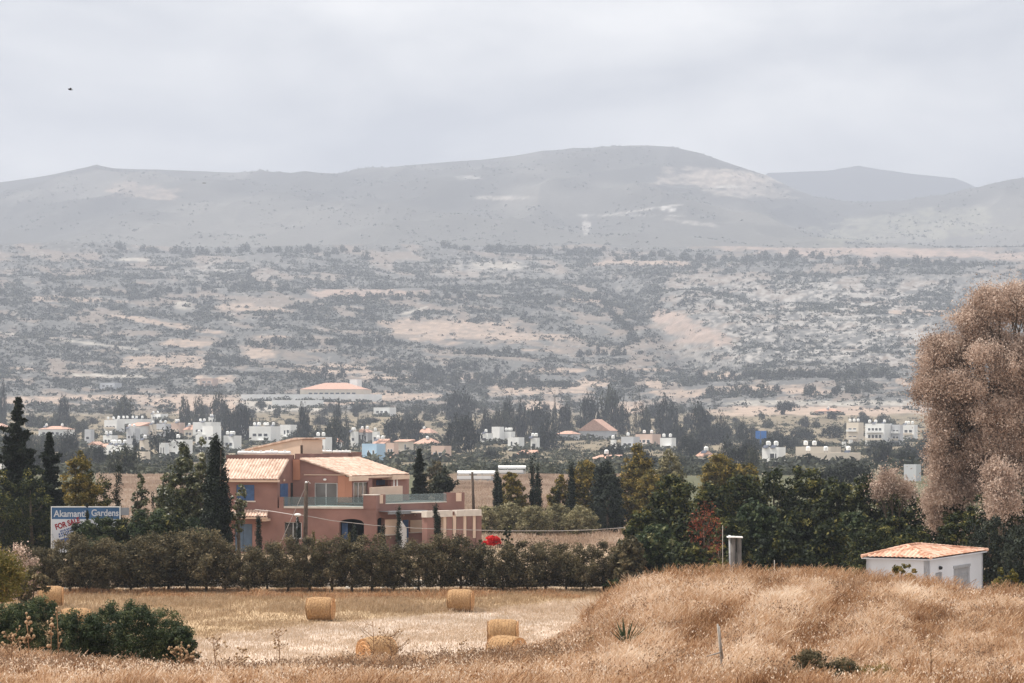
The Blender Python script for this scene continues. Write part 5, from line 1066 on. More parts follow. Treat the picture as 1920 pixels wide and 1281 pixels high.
def house(name, px0, px1, pt, pb, w, roof, label, wins=(), tankn=0, d=None, rz=None, cat='house', depth=None, group=None, roofpx=None):
    d = d or dof(pb); x0, x1 = X(px0, d), X(px1, d); cx = (x0 + x1) / 2; W = x1 - x0; rz = rz if rz is not None else (0 if depth else -(36 if W < 14 else 26 if W < 26 else 14) + (px0 * 7 % 9) - 4); ra = abs(R(rz)); Dp = depth
    if not depth: W = W / (math.cos(ra) + .7 * math.sin(ra)); Dp = .7 * W; cx -= Dp * math.sin(ra) / 2
    zb = g1(cx, d + Dp / 2) - .8; zt = Z(pt, d); h = zt - zb
    o = empty(name, (cx, d, zb), R(rz)); tag(o, label, cat, group); BOX.append((px0 - 2, px1 + 2, pt - 3, pb, d)); LB.append(((px0 + px1) / 2, pb, label, (px1 - px0) / 2))
    rh = 0
    if roof in ('hip', 'gable', 'mono'): rh = (roofpx or (pb - pt) * .33) / F * d
    hw = h - rh; mb = MB()
    mb.box(-W / 2, W / 2, 0, Dp, 0, hw)
    if roof == 'flat':
        t = .25
        for a in ((-W / 2, W / 2, 0, t), (-W / 2, W / 2, Dp - t, Dp), (-W / 2, -W / 2 + t, t, Dp - t), (W / 2 - t, W / 2, t, Dp - t)): mb.box(*a, hw + .002, hw + .7)
    mb.build('wall', M[w], o, local=True); ov = .5
    if roof != 'flat':
        mb = MB(); a, b = -W / 2 - ov, W / 2 + ov; c, e = -ov, Dp + ov; z0, z1 = hw + .01, hw + max(rh, .6)
        if roof == 'hip': q = min(W, Dp) * .48; mb.add([(a, c, z0), (b, c, z0), (b, e, z0), (a, e, z0), (a + q, (c + e) / 2, z1), (b - q, (c + e) / 2, z1)], [(0, 1, 5, 4), (1, 2, 5), (2, 3, 4, 5), (3, 0, 4), (3, 2, 1, 0)])
        elif roof == 'gable': mb.add([(a, c, z0), (b, c, z0), (b, e, z0), (a, e, z0), (0, c, z1), (0, e, z1)], [(0, 1, 4), (1, 2, 5, 4), (2, 3, 5), (3, 0, 4, 5), (3, 2, 1, 0)])
        else: mb.add([(a, c, z0), (b, c, z0), (b, e, z0), (a, e, z0), (a, e, z1), (b, e, z1)], [(0, 1, 5, 4), (1, 2, 5), (2, 3, 4, 5), (3, 0, 4), (3, 2, 1, 0)])
        mb.build('roof', M['tile_town'], o, local=True)
    if cat == 'apartments' and h > 5:
        for fl in range(1, max(2, int(hw / 3.2))):
            zf = fl * hw / max(2, int(hw / 3.2)); mb = MB(); mb.box(-W * .42, W * .42, -1.3, -.002, zf - .1, zf + .08); mb.box(-W * .42, W * .42, -1.3, -1.2, zf + .08, zf + .95); mb.build('balcony', M['t_cream'] if fl % 2 else M['t_white'], o, local=True)
    elif cat == 'house' and W > 6 and roof == 'flat':
        mb = MB(); mb.box(-W * .1, W * .42, -2.4, -.002, 2.75, 2.9); mb.box(-W * .1, -W * .1 + .25, -2.4, -2.15, 0, 2.75); mb.box(W * .42 - .25, W * .42, -2.4, -2.15, 0, 2.75); mb.build('porch', M['t_white'], o, local=True)
    for (u, v, ww, hh) in wins:      # fractions of the front
        mb = MB(); xx = -W / 2 + u * W; zz = hw * v; a = ww * W / 2; b = hh / 2
        f = .12; mb.box(xx - a - f, xx + a + f, -.06, .02, zz - b - f, zz - b); mb.box(xx - a - f, xx + a + f, -.06, .02, zz + b, zz + b + f); mb.box(xx - a - f, xx - a, -.06, .02, zz - b, zz + b); mb.box(xx + a, xx + a + f, -.06, .02, zz - b, zz + b)
        wo = mb.build('window', M['t_white'], o, local=True); mb = MB(); mb.box(xx - a, xx + a, -.02, .01, zz - b, zz + b); mb.build('pane', M['t_glass'], wo, local=True)
    g = random.Random(int(px0 * 3 + pt))
    for k in range(tankn if tankn < 3 else max(2, tankn - (px0 % 3 == 0))):
        u = (k + .5 + g.uniform(-.2, .2)) / tankn; xx = -W / 2 + u * W; yy = g.uniform(1, Dp * .5); zz = hw + (.3 if roof == 'flat' else rh * .5); mb = MB()
        for ax, ay in ((-.4, -.4), (.4, -.4), (.4, .4), (-.4, .4)): mb.tube([(xx + ax, yy + ay, zz), (xx + ax, yy + ay, zz + .9)], .05, 5, 1)
        mb.tube([(xx, yy, zz + .9), (xx, yy, zz + 1.05), (xx, yy, zz + 2.0), (xx, yy, zz + 2.35)], [.5, .72, .72, .35], 12, 0)
        if g.random() < .35: mb.hexa([(xx - .9, yy - 2.2, zz + .2), (xx + .9, yy - 2.2, zz + .2), (xx + .9, yy - 2.15, zz + .1), (xx - .9, yy - 2.15, zz + .1), (xx - .9, yy - 1, zz + 1.1), (xx + .9, yy - 1, zz + 1.1), (xx + .9, yy - .95, zz + 1.0), (xx - .9, yy - .95, zz + 1.0)], 2)
        mb.build('water_tank', [M['t_tank'], M['grey'], M['t_panel']], o, local=True)
    return o
def row(n, v=.6, w=.5, h=1.3, u0=.12, u1=.88): return [(u0 + (u1 - u0) * (i + .5) / n, v, w / n, h) for i in range(n)]
H = house
H('house', -20, 17, 794, 815, 't_cream', 'hip', 'small cream house with a red roof cut by the left edge', row(2), 0)
H('house', 70, 136, 799, 822, 't_white', 'hip', 'long low white house with a red roof behind the pointed conifers', row(4), 2, roofpx=6)
H('house', -30, 23, 861, 890, 't_white', 'flat', 'pale flat-roofed house at the left edge behind the dark conifer', row(2), 0)
H('apartment_block', 194, 232, 790, 818, 't_white', 'flat', 'white block with a tall balcony at the left end of the long terrace', row(3), 3, cat='apartments')
H('apartment_block', 212, 282, 788, 812, 't_white', 'flat', 'long white apartment block with a row of tanks on its roof', row(6), 6, cat='apartments')
H('apartment_block', 238, 279, 792, 826, 't_white', 'mono', 'apartment block with a broad red sloping roof under the tank row', row(4, .4), 0, cat='apartments', roofpx=7)
H('apartment_block', 279, 293, 798, 826, 't_cream', 'flat', 'narrow cream block beside the broad red sloping roof', row(1), 1, cat='apartments')
H('apartment_block', 291, 321, 797, 820, 't_grey', 'flat', 'grey flat block with a dark gallery above the wide round tree', [(.5, .55, .9, 1.8)], 2, cat='apartments')
H('apartment_block', 320, 346, 795, 822, 't_pink', 'flat', 'pinkish flat block with white piers beside the grey one', row(3, .5, .6, 2), 2, cat='apartments')
H('house', 344, 372, 797, 824, 't_cream', 'hip', 'cream house with a peaked roof at the right end of the long terrace', row(2), 1)
H('house', 360, 412, 794, 826, 't_white', 'flat', 'stepped white house left of the tall dark pine', row(3), 3)
H('house', 378, 414, 802, 850, 't_white', 'flat', 'tall white house seen above the light-leaved poplar', row(2), 0)
H('house', 282, 314, 778, 790, 't_white', 'flat', 'far white low house above the long terrace', row(3), 3)
H('house', 338, 350, 780, 792, 't_white', 'flat', 'tiny white house above the grey blocks', row(1), 0)
H('house', 390, 414, 784, 798, 't_white', 'flat', 'far white house with a crowded roof left of the dark pine', row(2), 4)
H('house', 158, 176, 808, 840, 't_grey', 'flat', 'grey slab-sided house left of the long terrace', row(1), 0)
H('house', 236, 262, 806, 840, 't_grey', 'flat', 'grey house with two tanks standing in front of the long terrace', row(2), 2)
H('house', 192, 220, 819, 838, 't_white', 'flat', 'small white flat house with bright roof tanks below the terrace', row(2), 3)
H('house', 165, 194, 828, 848, 't_white', 'gable', 'small white house with a bright gable left of the orange corner roof', row(2), 0)
H('house', 190, 205, 832, 852, 't_white', 'mono', 'little house with an orange-red corner roof', [], 0)
H('house', 197, 248, 838, 862, 't_white', 'flat', 'low white house with a row of white tanks behind the big round tree', row(3), 4)
H('house', 261, 279, 828, 858, 't_cream', 'flat', 'small cream house left of the wide umbrella tree', row(1), 1)
H('house', 256, 281, 851, 872, 't_cream', 'flat', 'low cream building between the big round tree and the grey shrubs', [], 0)
H('house', 298, 316, 834, 862, 't_white', 'flat', 'lower wing of the large white house, with two dark upright windows', [(.3, .62, .16, 3), (.7, .62, .16, 3)], 0, d=dof(864) - 3)
H('house', 314, 360, 828, 862, 't_white', 'flat', 'large plain white house with a blank wall above the grey shrubs', [], 1, d=dof(864))
H('house', 366, 384, 818, 850, 't_white', 'flat', 'white house partly behind the poplar top', row(1), 1)
H('house', 418, 452, 820, 850, 't_white', 'flat', 'white house with bright tanks left of the stair tower', row(2), 3)
H('house', 448, 464, 806, 828, 't_white', 'flat', 'white house with round tanks right behind the dark pine', row(1), 2)
H('house', 466, 524, 802, 836, 't_white', 'flat', 'white building crowded with roof tanks above the stair tower', row(3), 6)
H('house', 524, 556, 799, 824, 't_white', 'flat', 'white house with a small dark window left of the tall dark cypresses', [(.45, .6, .14, 2), (.75, .65, .2, 1.6)], 0)
H('house', 186, 226, 719, 732, 't_grey', 'flat', 'far pale house alone in the scrub above the left field', row(3), 0)
H('house', 374, 408, 711, 726, 't_pink', 'flat', 'far beige building under the trees left of the orange-roofed villa', row(2), 0)
H('country_house', 562, 692, 717, 744, 't_cream', 'hip', 'large country house with a wide orange hip roof on the slope above the town', row(9, .5), 0, roofpx=13, rz=-6)
H('house', 655, 678, 713, 735, 't_white', 'flat', 'white upper storey behind the right end of the wide orange hip roof', row(2), 0, d=dof(744) + 50)
H('house', 588, 622, 823, 856, 't_white', 'flat', 'white house with two big domed tanks over the villa roof', row(3, .55), 2)
H('house', 623, 641, 822, 852, 't_white', 'hip', 'small white house with a terracotta cap right of the domed tanks', row(2), 0, roofpx=7)
H('house', 657, 672, 812, 838, 't_white', 'flat', 'narrow white house beside the arcaded one', row(1), 3)
H('house', 668, 700, 805, 834, 't_grey', 'gable', 'grey arcaded house with a white pediment and round tanks', [(.3, .5, .18, 4), (.55, .5, .18, 4), (.8, .55, .16, 2)], 2, roofpx=6)
H('house', 698, 712, 812, 836, 't_white', 'flat', 'white house with one round tank right of the arcaded one', row(1), 1)
H('house', 678, 722, 836, 870, 't_blue', 'flat', 'light blue house with dark windows behind the big villa roof', [(.45, .6, .1, 2.2), (.78, .6, .12, 2.2)], 0)
H('house', 699, 728, 823, 846, 't_cream', 'mono', 'house with a salmon sloping roof behind the light blue one', [], 2, roofpx=10, d=dof(858))
H('house', 724, 747, 834, 862, 't_pink', 'flat', 'brownish house between the blue and the cream house', row(2), 0)
H('house', 739, 775, 824, 860, 't_cream', 'mono', 'cream house with a thin red roof edge behind the small tiered conifer', [(.85, .7, .1, 2)], 0, roofpx=4)
H('pool_shelter', 722, 780, 857, 867, 't_blue', 'mono', 'low pale blue shelter roof behind the villa', [], 0, cat='shelter', depth=5)
bpy.data.objects['pool_shelter'].children[1].data.materials[0] = M['t_blue']
H('house', 780, 820, 803, 818, 't_cream', 'hip', 'house with a salmon hip roof among dark pines', row(2), 1, roofpx=9)
H('house', 775, 828, 822, 842, 't_cream', 'hip', 'house with a wide pale pink roof right of the cream house', row(2), 1, roofpx=10)
H('house', 808, 846, 840, 868, 't_pink', 'flat', 'plain beige house left of the big dark tree', row(2), 0)
H('house', 700, 742, 766, 782, 't_white', 'flat', 'far white house in the trees above the villa stair tower', row(3), 0)
H('house', 900, 924, 815, 838, 't_white', 'flat', 'left step of the white cubic house, with a roof tank', row(1), 1)
H('house', 922, 945, 803, 836, 't_white', 'flat', 'tall middle cube of the white cubic house', [(.5, .3, .2, 1.6)], 0)
H('house', 944, 966, 812, 836, 't_white', 'flat', 'right step of the white cubic house with bright tanks', [], 3)
H('house', 952, 983, 823, 848, 't_white', 'flat', 'lower white house with small windows right of the white cubes', [(.35, .65, .14, 1.8), (.8, .6, .1, 2)], 0)
H('house', 968, 1006, 844, 862, 't_cream', 'mono', 'low house with a bright orange sloping roof under the white cubes', [], 0, roofpx=9)
H('house', 995, 1012, 824, 852, 't_white', 'flat', 'small white house with a tank left of the big grey gable', row(1), 2)
H('house', 1085, 1158, 786, 824, 't_grey', 'gable', 'big house with a wide grey gable and an orange roof edge', [(.3, .35, .07, 2)], 0, roofpx=22)
H('house', 1044, 1088, 808, 828, 't_grey', 'hip', 'low house with a long salmon roof left of the big gable', row(3), 0, roofpx=6)
H('house', 1165, 1200, 822, 846, 't_grey', 'flat', 'grey flat house under the tall cypress', row(2), 1)
H('house', 1192, 1240, 817, 842, 't_pink', 'flat', 'pinkish flat house with a big white tank right of the tall cypress', row(3), 2)
H('house', 1238, 1268, 824, 844, 't_white', 'flat', 'bright white low house right of the pinkish flat one', [], 2)
H('house', 1145, 1156, 828, 852, 't_white', 'flat', 'narrow white turret house under the grey trees', row(1), 1)
H('house', 1110, 1166, 853, 870, 't_cream', 'mono', 'low building with a brown roof just above the golden trees', [], 1, roofpx=7)
H('house', 1306, 1340, 846, 872, 't_cream', 'hip', 'house with an orange hip roof and a tank above the broad golden tree', row(2), 1, roofpx=10)
H('house', 1430, 1474, 843, 874, 't_white', 'flat', 'white cube house with two small dark windows and a tank tower above the grove', [(.62, .62, .26, 2), (.84, .66, .08, 1.6)], 2)
H('warehouse', 1494, 1580, 842, 872, 't_cream', 'flat', 'long beige flat building, upper tier, above the grove', [], 3, cat='building')
H('warehouse', 1496, 1620, 853, 876, 't_cream', 'flat', 'long beige flat building, lower tier, in front of the upper one', row(5, .5, .3), 3, d=dof(872) - 30, cat='building')
H('apartment_block', 1588, 1620, 795, 834, 't_cream', 'flat', 'tiered cream apartment block with a red balcony', row(2, .75) + row(2, .4), 3, cat='apartments')
H('apartment_block', 1624, 1674, 797, 836, 't_white', 'flat', 'tall white apartment block with large tanks on top', row(4, .78, .5, 1.8) + row(4, .48, .5, 1.8) + row(3, .2, .4, 1.5), 3, cat='apartments')
H('apartment_block', 1672, 1694, 799, 836, 't_grey', 'flat', 'bluish apartment block on the right of the tall white one', row(2, .75) + row(2, .45) + [(.5, .15, .8, 2)], 0, cat='apartments')
H('apartment_block', 1693, 1722, 799, 830, 't_white', 'flat', 'white apartment block nearest the tamarisk', row(2, .7), 3, cat='apartments')
H('house', 1528, 1580, 766, 778, 't_pink', 'hip', 'far pinkish house on the pale field', row(2), 1, roofpx=5)
H('house', 1696, 1728, 878, 905, 't_grey', 'flat', 'low grey house against the left edge of the tamarisk', [], 0)
H('house', 1678, 1702, 880, 905, 't_cream', 'mono', 'small house with an orange roof left of the grey one by the tamarisk', [], 0, d=620)
H('house', 1716, 1768, 886, 925, 't_white', 'gable', 'white house with a shallow bright gable half hidden by the tamarisk', [], 0, roofpx=8, d=600)
for i, (px, py) in enumerate([(1583, 838), (1596, 834), (1614, 832), (1590, 846)]): H('storage_tank', px - 3.4, px + 3.4, py - 7, py + 2, 't_tank', 'flat', 'round white tank in the yard before the apartments, %s from the left' % ORD[[0, 2, 3, 1][i]], [], 0, cat='tank', group='white tanks in the yard', depth=2)
# white shelters in the tan field behind the villa
def shelter(px0, px1, pt, pb, d, label):
    x0, x1 = X(px0, d), X(px1, d); cx = (x0 + x1) / 2; z0 = g1(cx, d); o = empty('field_shelter', (cx, d, z0)); tag(o, label, 'shelter'); W = (x1 - x0) / 2; h = Z(pt, d) - z0; h2 = Z(pb, d) - z0
    mb = MB(); mb.hexa([(-W, 0, h - .35), (W, 0, h - .35), (W, 4, h - .1), (-W, 4, h - .1), (-W, 0, h), (W, 0, h), (W, 4, h + .3), (-W, 4, h + .3)]); mb.build('roof', M['white'], o, local=True)
    mb = MB(); mb.box(-W + .3, W - .3, .5, 4, -.3, h - .8); mb.build('wall', M['t_grey'], o, local=True)
    mb = MB(); mb.box(-W, W * .8, -.6, -.45, h * .35, h * .68); mb.build('front_board', M['white'], o, local=True)
    for k in range(4): q = -W + .1 + (2 * W - .2) * k / 3; mb = MB(); mb.tube([(q, -.5, -.3), (q, -.5, h - .2)], .08, 6); mb.build('post', M['galv'], o, local=True)
shelter(857, 928, 886, 899, 445, 'long low white shelter beyond the tan field, left of the slim cypress'); shelter(934, 986, 876, 892, 520, 'grey-white canopied shelter behind the yellow-green tree')
bpy.ops.object.select_all(action='DESELECT') if False else None
o, h = pole('sign_mast', 1426, 808, 1080, .35, 'blue', 'tall mast with a blue square sign above the grove', 'sign')
mb = MB(); mb.box(-2.2, 2.6, -.2, .2, h - 3.6, h); mb.build('board', M['skyblue'], o, local=True) if 'skyblue' in M else mb.build('board', mat('bright_blue_board', (.05, .18, .50), .6, .1, 1), o, local=True)
H('retaining_wall', 452, 716, 741, 752, 't_white', 'flat', 'long pale retaining wall below the large country house', [], 0, cat='wall', depth=2)
H('terrace_wall', 510, 606, 752, 764, 't_white', 'flat', 'short stepped white wall in front of the long retaining wall', [], 0, cat='wall', depth=2)

# town trees
def fartree_mesh(shape, n, k, seed, m, leaf, name='crown'):
    return crown(name, shape, 1, 1, M[m], n, k, leaf, seed, .26, 1.0, 0, 1.0, 0, .012)
FT_ = {}
for key, (s, n, k, lf, ms) in {'round': (S_round, 60, 26, .075, ('town', 'towndark')), 'cyp': (S_cyp, 46, 26, .05, ('towndark', 'towndark')), 'pine': (S_pop, 70, 24, .07, ('towndark', 'town')), 'umb': (S_umb, 60, 26, .075, ('town', 'towndark'))}.items():
    FT_[key] = [fartree_mesh(s, n, k, 500 + 13 * q + len(key), ms[q % 2], lf) for q in range(6)]
    for me in FT_[key]:                   # a stem inside the crown
        pass
LAND = []; USED = {}
NOUN = {'round': 'rounded tree', 'cyp': 'small cypress', 'pine': 'dark pine', 'umb': 'flat-topped tree'}
def near_label(px, py, key): return key
def name_by_landmark(objs, land, nouns):
    """labels for look-alikes: kind, side and order outwards from the nearest landmark"""
    grp = {}
    for o, px, py, key in objs:
        k = min(land, key=lambda q: (q[0] - px) ** 2 + ((q[1] - py) * 2.2) ** 2); dx, dy = px - k[0], py - k[1]
        rel = ('right of' if dx > 0 else 'left of') if abs(dx) > k[3] * .6 else ('below' if dy > 0 else 'above'); grp.setdefault((nouns[key], rel, k[2]), []).append((dx * dx + 4.8 * dy * dy, o))
    for (nn, rel, lm), L_ in grp.items():
        for i, (q, o) in enumerate(sorted(L_, key=lambda t: t[0])): o['label'] = ('' if i == 0 else ORD[i] + ' ') + '%s %s the %s' % (nn, rel, lm)
def ftree(px, pt, w_, d, key, var, label, group=None, cat='tree', name=None):
    x = X(px, d); zb = g1(x, d) - .2; h = max(2.0, Z(pt, d) - zb); r = w_ / 2 / F * d
    o = bpy.data.objects.new(name or {'round': 'round_tree', 'cyp': 'cypress_tree', 'pine': 'pine_tree', 'umb': 'umbrella_tree'}[key], FT_[key][var]); o.location = (x, d, zb); o.scale = (r, r, h); o.rotation_euler = (0, 0, (px * 37 % 628) / 100); col.objects.link(o); tag(o, label, cat, group); return o
MT = [(452, 755, 44, 1250, 'pine', 0, 'tall broad dark pine left of the tank-crowded building'), (432, 775, 36, 1260, 'round', 1, 'dark round tree leaning on the left of the tall broad pine'), (568, 757, 26, 1150, 'pine', 0, 'tall dark cypress-like tree right of the white house with a small window'), (598, 770, 9, 1250, 'cyp', 0, 'small slim cypress right of the tall dark one'),
 (634, 748, 16, 1300, 'pine', 2, 'thin ragged pine above the domed tanks'), (650, 765, 15, 1130, 'cyp', 1, 'dark narrow cypress left of the arcaded house'), (671, 778, 5, 1200, 'cyp', 2, 'left one of two thread-thin cypresses behind the arcaded house'), (683, 780, 6, 1190, 'cyp', 3, 'right one of two thread-thin cypresses behind the arcaded house'), (625, 790, 40, 1010, 'round', 0, 'grey-green round tree behind the domed tanks'),
 (690, 790, 0.1, 1000, 'round', 1, ''), (740, 785, 50, 1230, 'round', 1, 'dark tree mass right of the arcaded house'), (773, 785, 40, 1260, 'round', 3, 'dark round tree before the salmon hip roof'), (754, 772, 6, 1210, 'cyp', 0, 'thin cypress standing over the dark tree mass'), (796, 752, 8, 1680, 'cyp', 1, 'left one of two distant dark cypresses'), (815, 755, 8, 1680, 'cyp', 2, 'right one of two distant dark cypresses'),
 (862, 736, 64, 1620, 'round', 3, 'big rounded blue-grey tree on the rise'), (865, 785, 70, 1010, 'round', 1, 'big dark tree at the left of the white cubes'), (842, 835, 0.1, 900, 'round', 1, ''), (912, 768, 26, 1330, 'pine', 2, 'dark pine left of the pair of tall pines'), (953, 745, 26, 1330, 'pine', 0, 'left of the pair of tall dark pines behind the white cubes'), (978, 752, 24, 1330, 'pine', 2, 'right of the pair of tall dark pines behind the white cubes'), (940, 772, 40, 1310, 'umb', 0, 'green flat-topped pine behind the white cubes'),
 (1012, 766, 52, 1320, 'umb', 1, 'broad flat-topped pine right of the tall pair'), (1026, 790, 46, 1080, 'pine', 4, 'bushy dark pine in front of the flat-topped one'), (1058, 760, 30, 1400, 'round', 3, 'dark tree left of the palm-like trees'), (1106, 738, 40, 1420, 'pine', 0, 'tall dark eucalyptus above the big gable'), (1145, 738, 52, 1430, 'round', 0, 'broad grey-green tree right of the dark eucalyptus'), (1170, 765, 26, 1420, 'round', 3, 'small dark tree just left of the tall cypress'),
 (1197, 727, 24, 1300, 'cyp', 1, 'tall solid dark cypress over the pinkish flat house'), (1213, 760, 18, 1310, 'pine', 3, 'dark tree touching the tall cypress on its right'), (1250, 742, 42, 1350, 'pine', 2, 'dark ragged pine right of the tall cypress'), (1268, 800, 44, 1200, 'round', 1, 'dark tree behind the bright white low house'), (1312, 756, 44, 1240, 'pine', 0, 'dark tall pine above the orange hip roof'), (1352, 776, 34, 1250, 'pine', 4, 'dark pine between the taller one and the broad cypress'), (1330, 800, 60, 1190, 'round', 3, 'dark wide tree under the two dark pines'),
 (1394, 784, 20, 1150, 'cyp', 2, 'solid dark cypress left of the blue sign'), (1290, 820, 40, 940, 'round', 1, 'dark tree left of the orange hip roof'), (232, 843, 76, 560, 'round', 0, 'big round green tree above the billboard'), (312, 812, 70, 880, 'umb', 1, 'wide umbrella-shaped dark green tree behind the large white house'), (280, 870, 50, 600, 'round', 2, 'soft grey-green shrub tree right of the big round one'), (320, 862, 60, 640, 'round', 4, 'soft grey tree below the large white house'),
 (252, 812, 12, 930, 'pine', 2, 'slim dark tree in front of the grey house with two tanks'), (130, 812, 40, 900, 'round', 3, 'dark round tree under the long red-roofed house'), (170, 836, 36, 800, 'round', 2, 'grey-green tree left of the small orange roof'), (185, 838, 30, 760, 'round', 1, 'dark tree just above the olive-gold one'), (1480, 820, 60, 1200, 'round', 2, 'grey tree above the beige flat building'), (1560, 800, 50, 1330, 'round', 1, 'dark round tree left of the apartments'),
 (1690, 846, 60, 760, 'round', 0, 'green tree right of the yard with white tanks'), (1660, 830, 40, 780, 'round', 3, 'small dark tree in the yard before the apartments'), (1690, 845, 12, 600, 'cyp', 3, 'small pointed cypress left of the tamarisk'), (1711, 851, 8, 600, 'cyp', 1, 'tiny pointed cypress against the tamarisk edge'), (1600, 868, 80, 420, 'round', 1, 'dark rounded tree rising over the grove'), (1560, 878, 50, 400, 'round', 3, 'dark tree over the grove left of the rounded one'), (1040, 745, 8, 1400, 'pine', 1, 'thin feathery palm-like tree on the rise'),
 (120, 748, 26, 1500, 'round', 3, 'dark round tree on the edge of the orange field strip at the left'), (232, 752, 46, 1480, 'round', 0, 'wide round tree below the orange field strip'), (346, 748, 26, 1480, 'round', 2, 'first round tree of three under the pale field at the left'), (373, 748, 26, 1480, 'round', 4, 'second round tree of three under the pale field at the left'), (412, 746, 36, 1480, 'round', 0, 'third and widest round tree under the pale field at the left'), (5, 712, 16, 1600, 'pine', 2, 'dark upright tree at the left edge above the field strip')]
for t in MT:
    if t[6]: ftree(*t); BOX.append((t[0] - t[2] / 2 * .6, t[0] + t[2] / 2 * .6, t[1], t[1] + 30, t[3])) if False else None
g = random.Random(77); n = 0; KN = {'round': 'grey-green rounded tree among the town houses', 'pine': 'dark pine among the town houses', 'cyp': 'small cypress among the town houses', 'umb': 'flat-topped tree among the town houses'}
KG = {'round': 'rounded trees among the town houses', 'pine': 'pines among the town houses', 'cyp': 'small cypresses among the town houses', 'umb': 'flat-topped trees among the town houses'}
tries = 0; TT = []; LAND = [(a, b, ' '.join(c.split()[:9]), e) for a, b, c, e in LB if 'tank in the yard' not in c]
while n < 290 and tries < 7000:
    tries += 1
    py = g.uniform(0, 1) ** 1.1 * 120 + 770; px = g.uniform(-20, 1760); d = dof(py) * g.uniform(.98, 1.02)
    if 850 < px < 1170 and py > 868: continue
    if 180 < px < 420 and py > 876: continue
    if (px < 300 or 1330 < px) and py < 788 and g.random() < .75: continue
    key = g.choices(['round', 'pine', 'cyp', 'umb'], [.75, .12, .05, .08])[0]; hm = {'round': g.uniform(3.5, 7), 'pine': g.uniform(6, 11), 'cyp': g.uniform(6, 11), 'umb': g.uniform(6, 9)}[key]; wm = {'round': hm * g.uniform(1.1, 1.9), 'pine': hm * .6, 'cyp': hm * .18, 'umb': hm * 1.3}[key]
    wp = wm * F / d; pt = py - hm * F / d; bad = False
    for (a, b, c, e, hd) in BOX:
        if px + wp / 2 > a and px - wp / 2 < b and pt < e - (6 if g.random() < .85 else 18) and py > c and (d < hd + 4) : bad = True; break
    if bad: continue
    TT.append((ftree(px, pt, wp, d, key, g.randrange(6), KN[key], KG[key]), px, py, key)); n += 1
name_by_landmark(TT, LAND, NOUN)

# ------------------------------------------------------------------ trees and scrub on the slopes
HM = [crown('crown', S_round, 1, 1, M['scrubtree'] if 'scrubtree' in M else M['town'], 30, 14, .14, 800 + q, .34, 1.0, 0, 1.0, 0, .02) for q in range(6)]
HM2 = [crown('crown', S_pop, 1, 1, M['towndark'], 30, 14, .12, 850 + q, .3, 1.0, 0, 1.0, 0, .02) for q in range(3)]
def nopatch(px, py):
    for p in PATCH:
        x0, x1, y0, y1, c, s_ = p; u = (px - x0) / (x1 - x0)
        if 0 < u < 1 and y0 - 1 < py - s_ * (u - .5) < y1 + 2: return False
    return True
def hillz(px, d): x = X(px, d); return x, g1(x, d)
LINES = [(0, 560, 553, 547, 26), (640, 900, 566, 560, 16), (400, 760, 650, 640, 22), (330, 480, 668, 670, 12), (80, 300, 458, 470, 16), (300, 700, 472, 478, 22), (840, 1160, 469, 473, 34), (1160, 1560, 482, 486, 24), (1560, 1920, 492, 500, 16), (560, 1200, 712, 720, 44), (740, 1250, 700, 690, 34), (860, 1190, 656, 660, 18), (1280, 1640, 742, 745, 22), (1300, 1720, 715, 718, 30), (700, 900, 690, 684, 14), (1120, 1200, 560, 640, 16)]
g = random.Random(5); cnt = 0; pts = []
for (a, b, y0, y1, n) in LINES:
    for k in range(n): u = (k + g.uniform(-.4, .4)) / n; pts.append((a + (b - a) * u, y0 + (y1 - y0) * u + g.uniform(-4, 4), g.uniform(.9, 1.5)))
pts = [p for p in pts if nopatch(p[0], p[1])]
while len(pts) < 298:
    px, py = g.uniform(-20, 1930), 745 - 280 * g.random() ** 1.5
    if nopatch(px, py) or g.random() < .12: pts.append((px, py, g.uniform(.8, 1.35)))
pts = sorted(pts, key=lambda p: -p[1])[:298]
def region(px, py):
    a = 'upper' if py < 520 else 'middle' if py < 640 else 'lower'
    return 'dark round tree scattered with others over the %s hazy slope' % a, 'trees on the %s slope of the hills' % a
ST = []
for i, (px, py, s) in enumerate(pts):
    d = dof(py); x, z = hillz(px, d); r = s * (4.2 if py > 640 else 5.0 if py > 520 else 7.0); hh = r * (1.25 + .3 * g.random()); up = i % 9 == 0 and py > 640
    o = bpy.data.objects.new('slope_tree', HM2[i % 3] if up else HM[i % 6]); o.location = (x, d, z - .6); o.scale = (r * (.6 if up else 1), r, hh * (1.4 if up else 1)); o.rotation_euler = (0, 0, g.uniform(0, 6.28)); col.objects.link(o); lab, gr = region(px, py); tag(o, lab, 'tree', gr); ST.append((o, px, py, 'up' if up else 'r'))
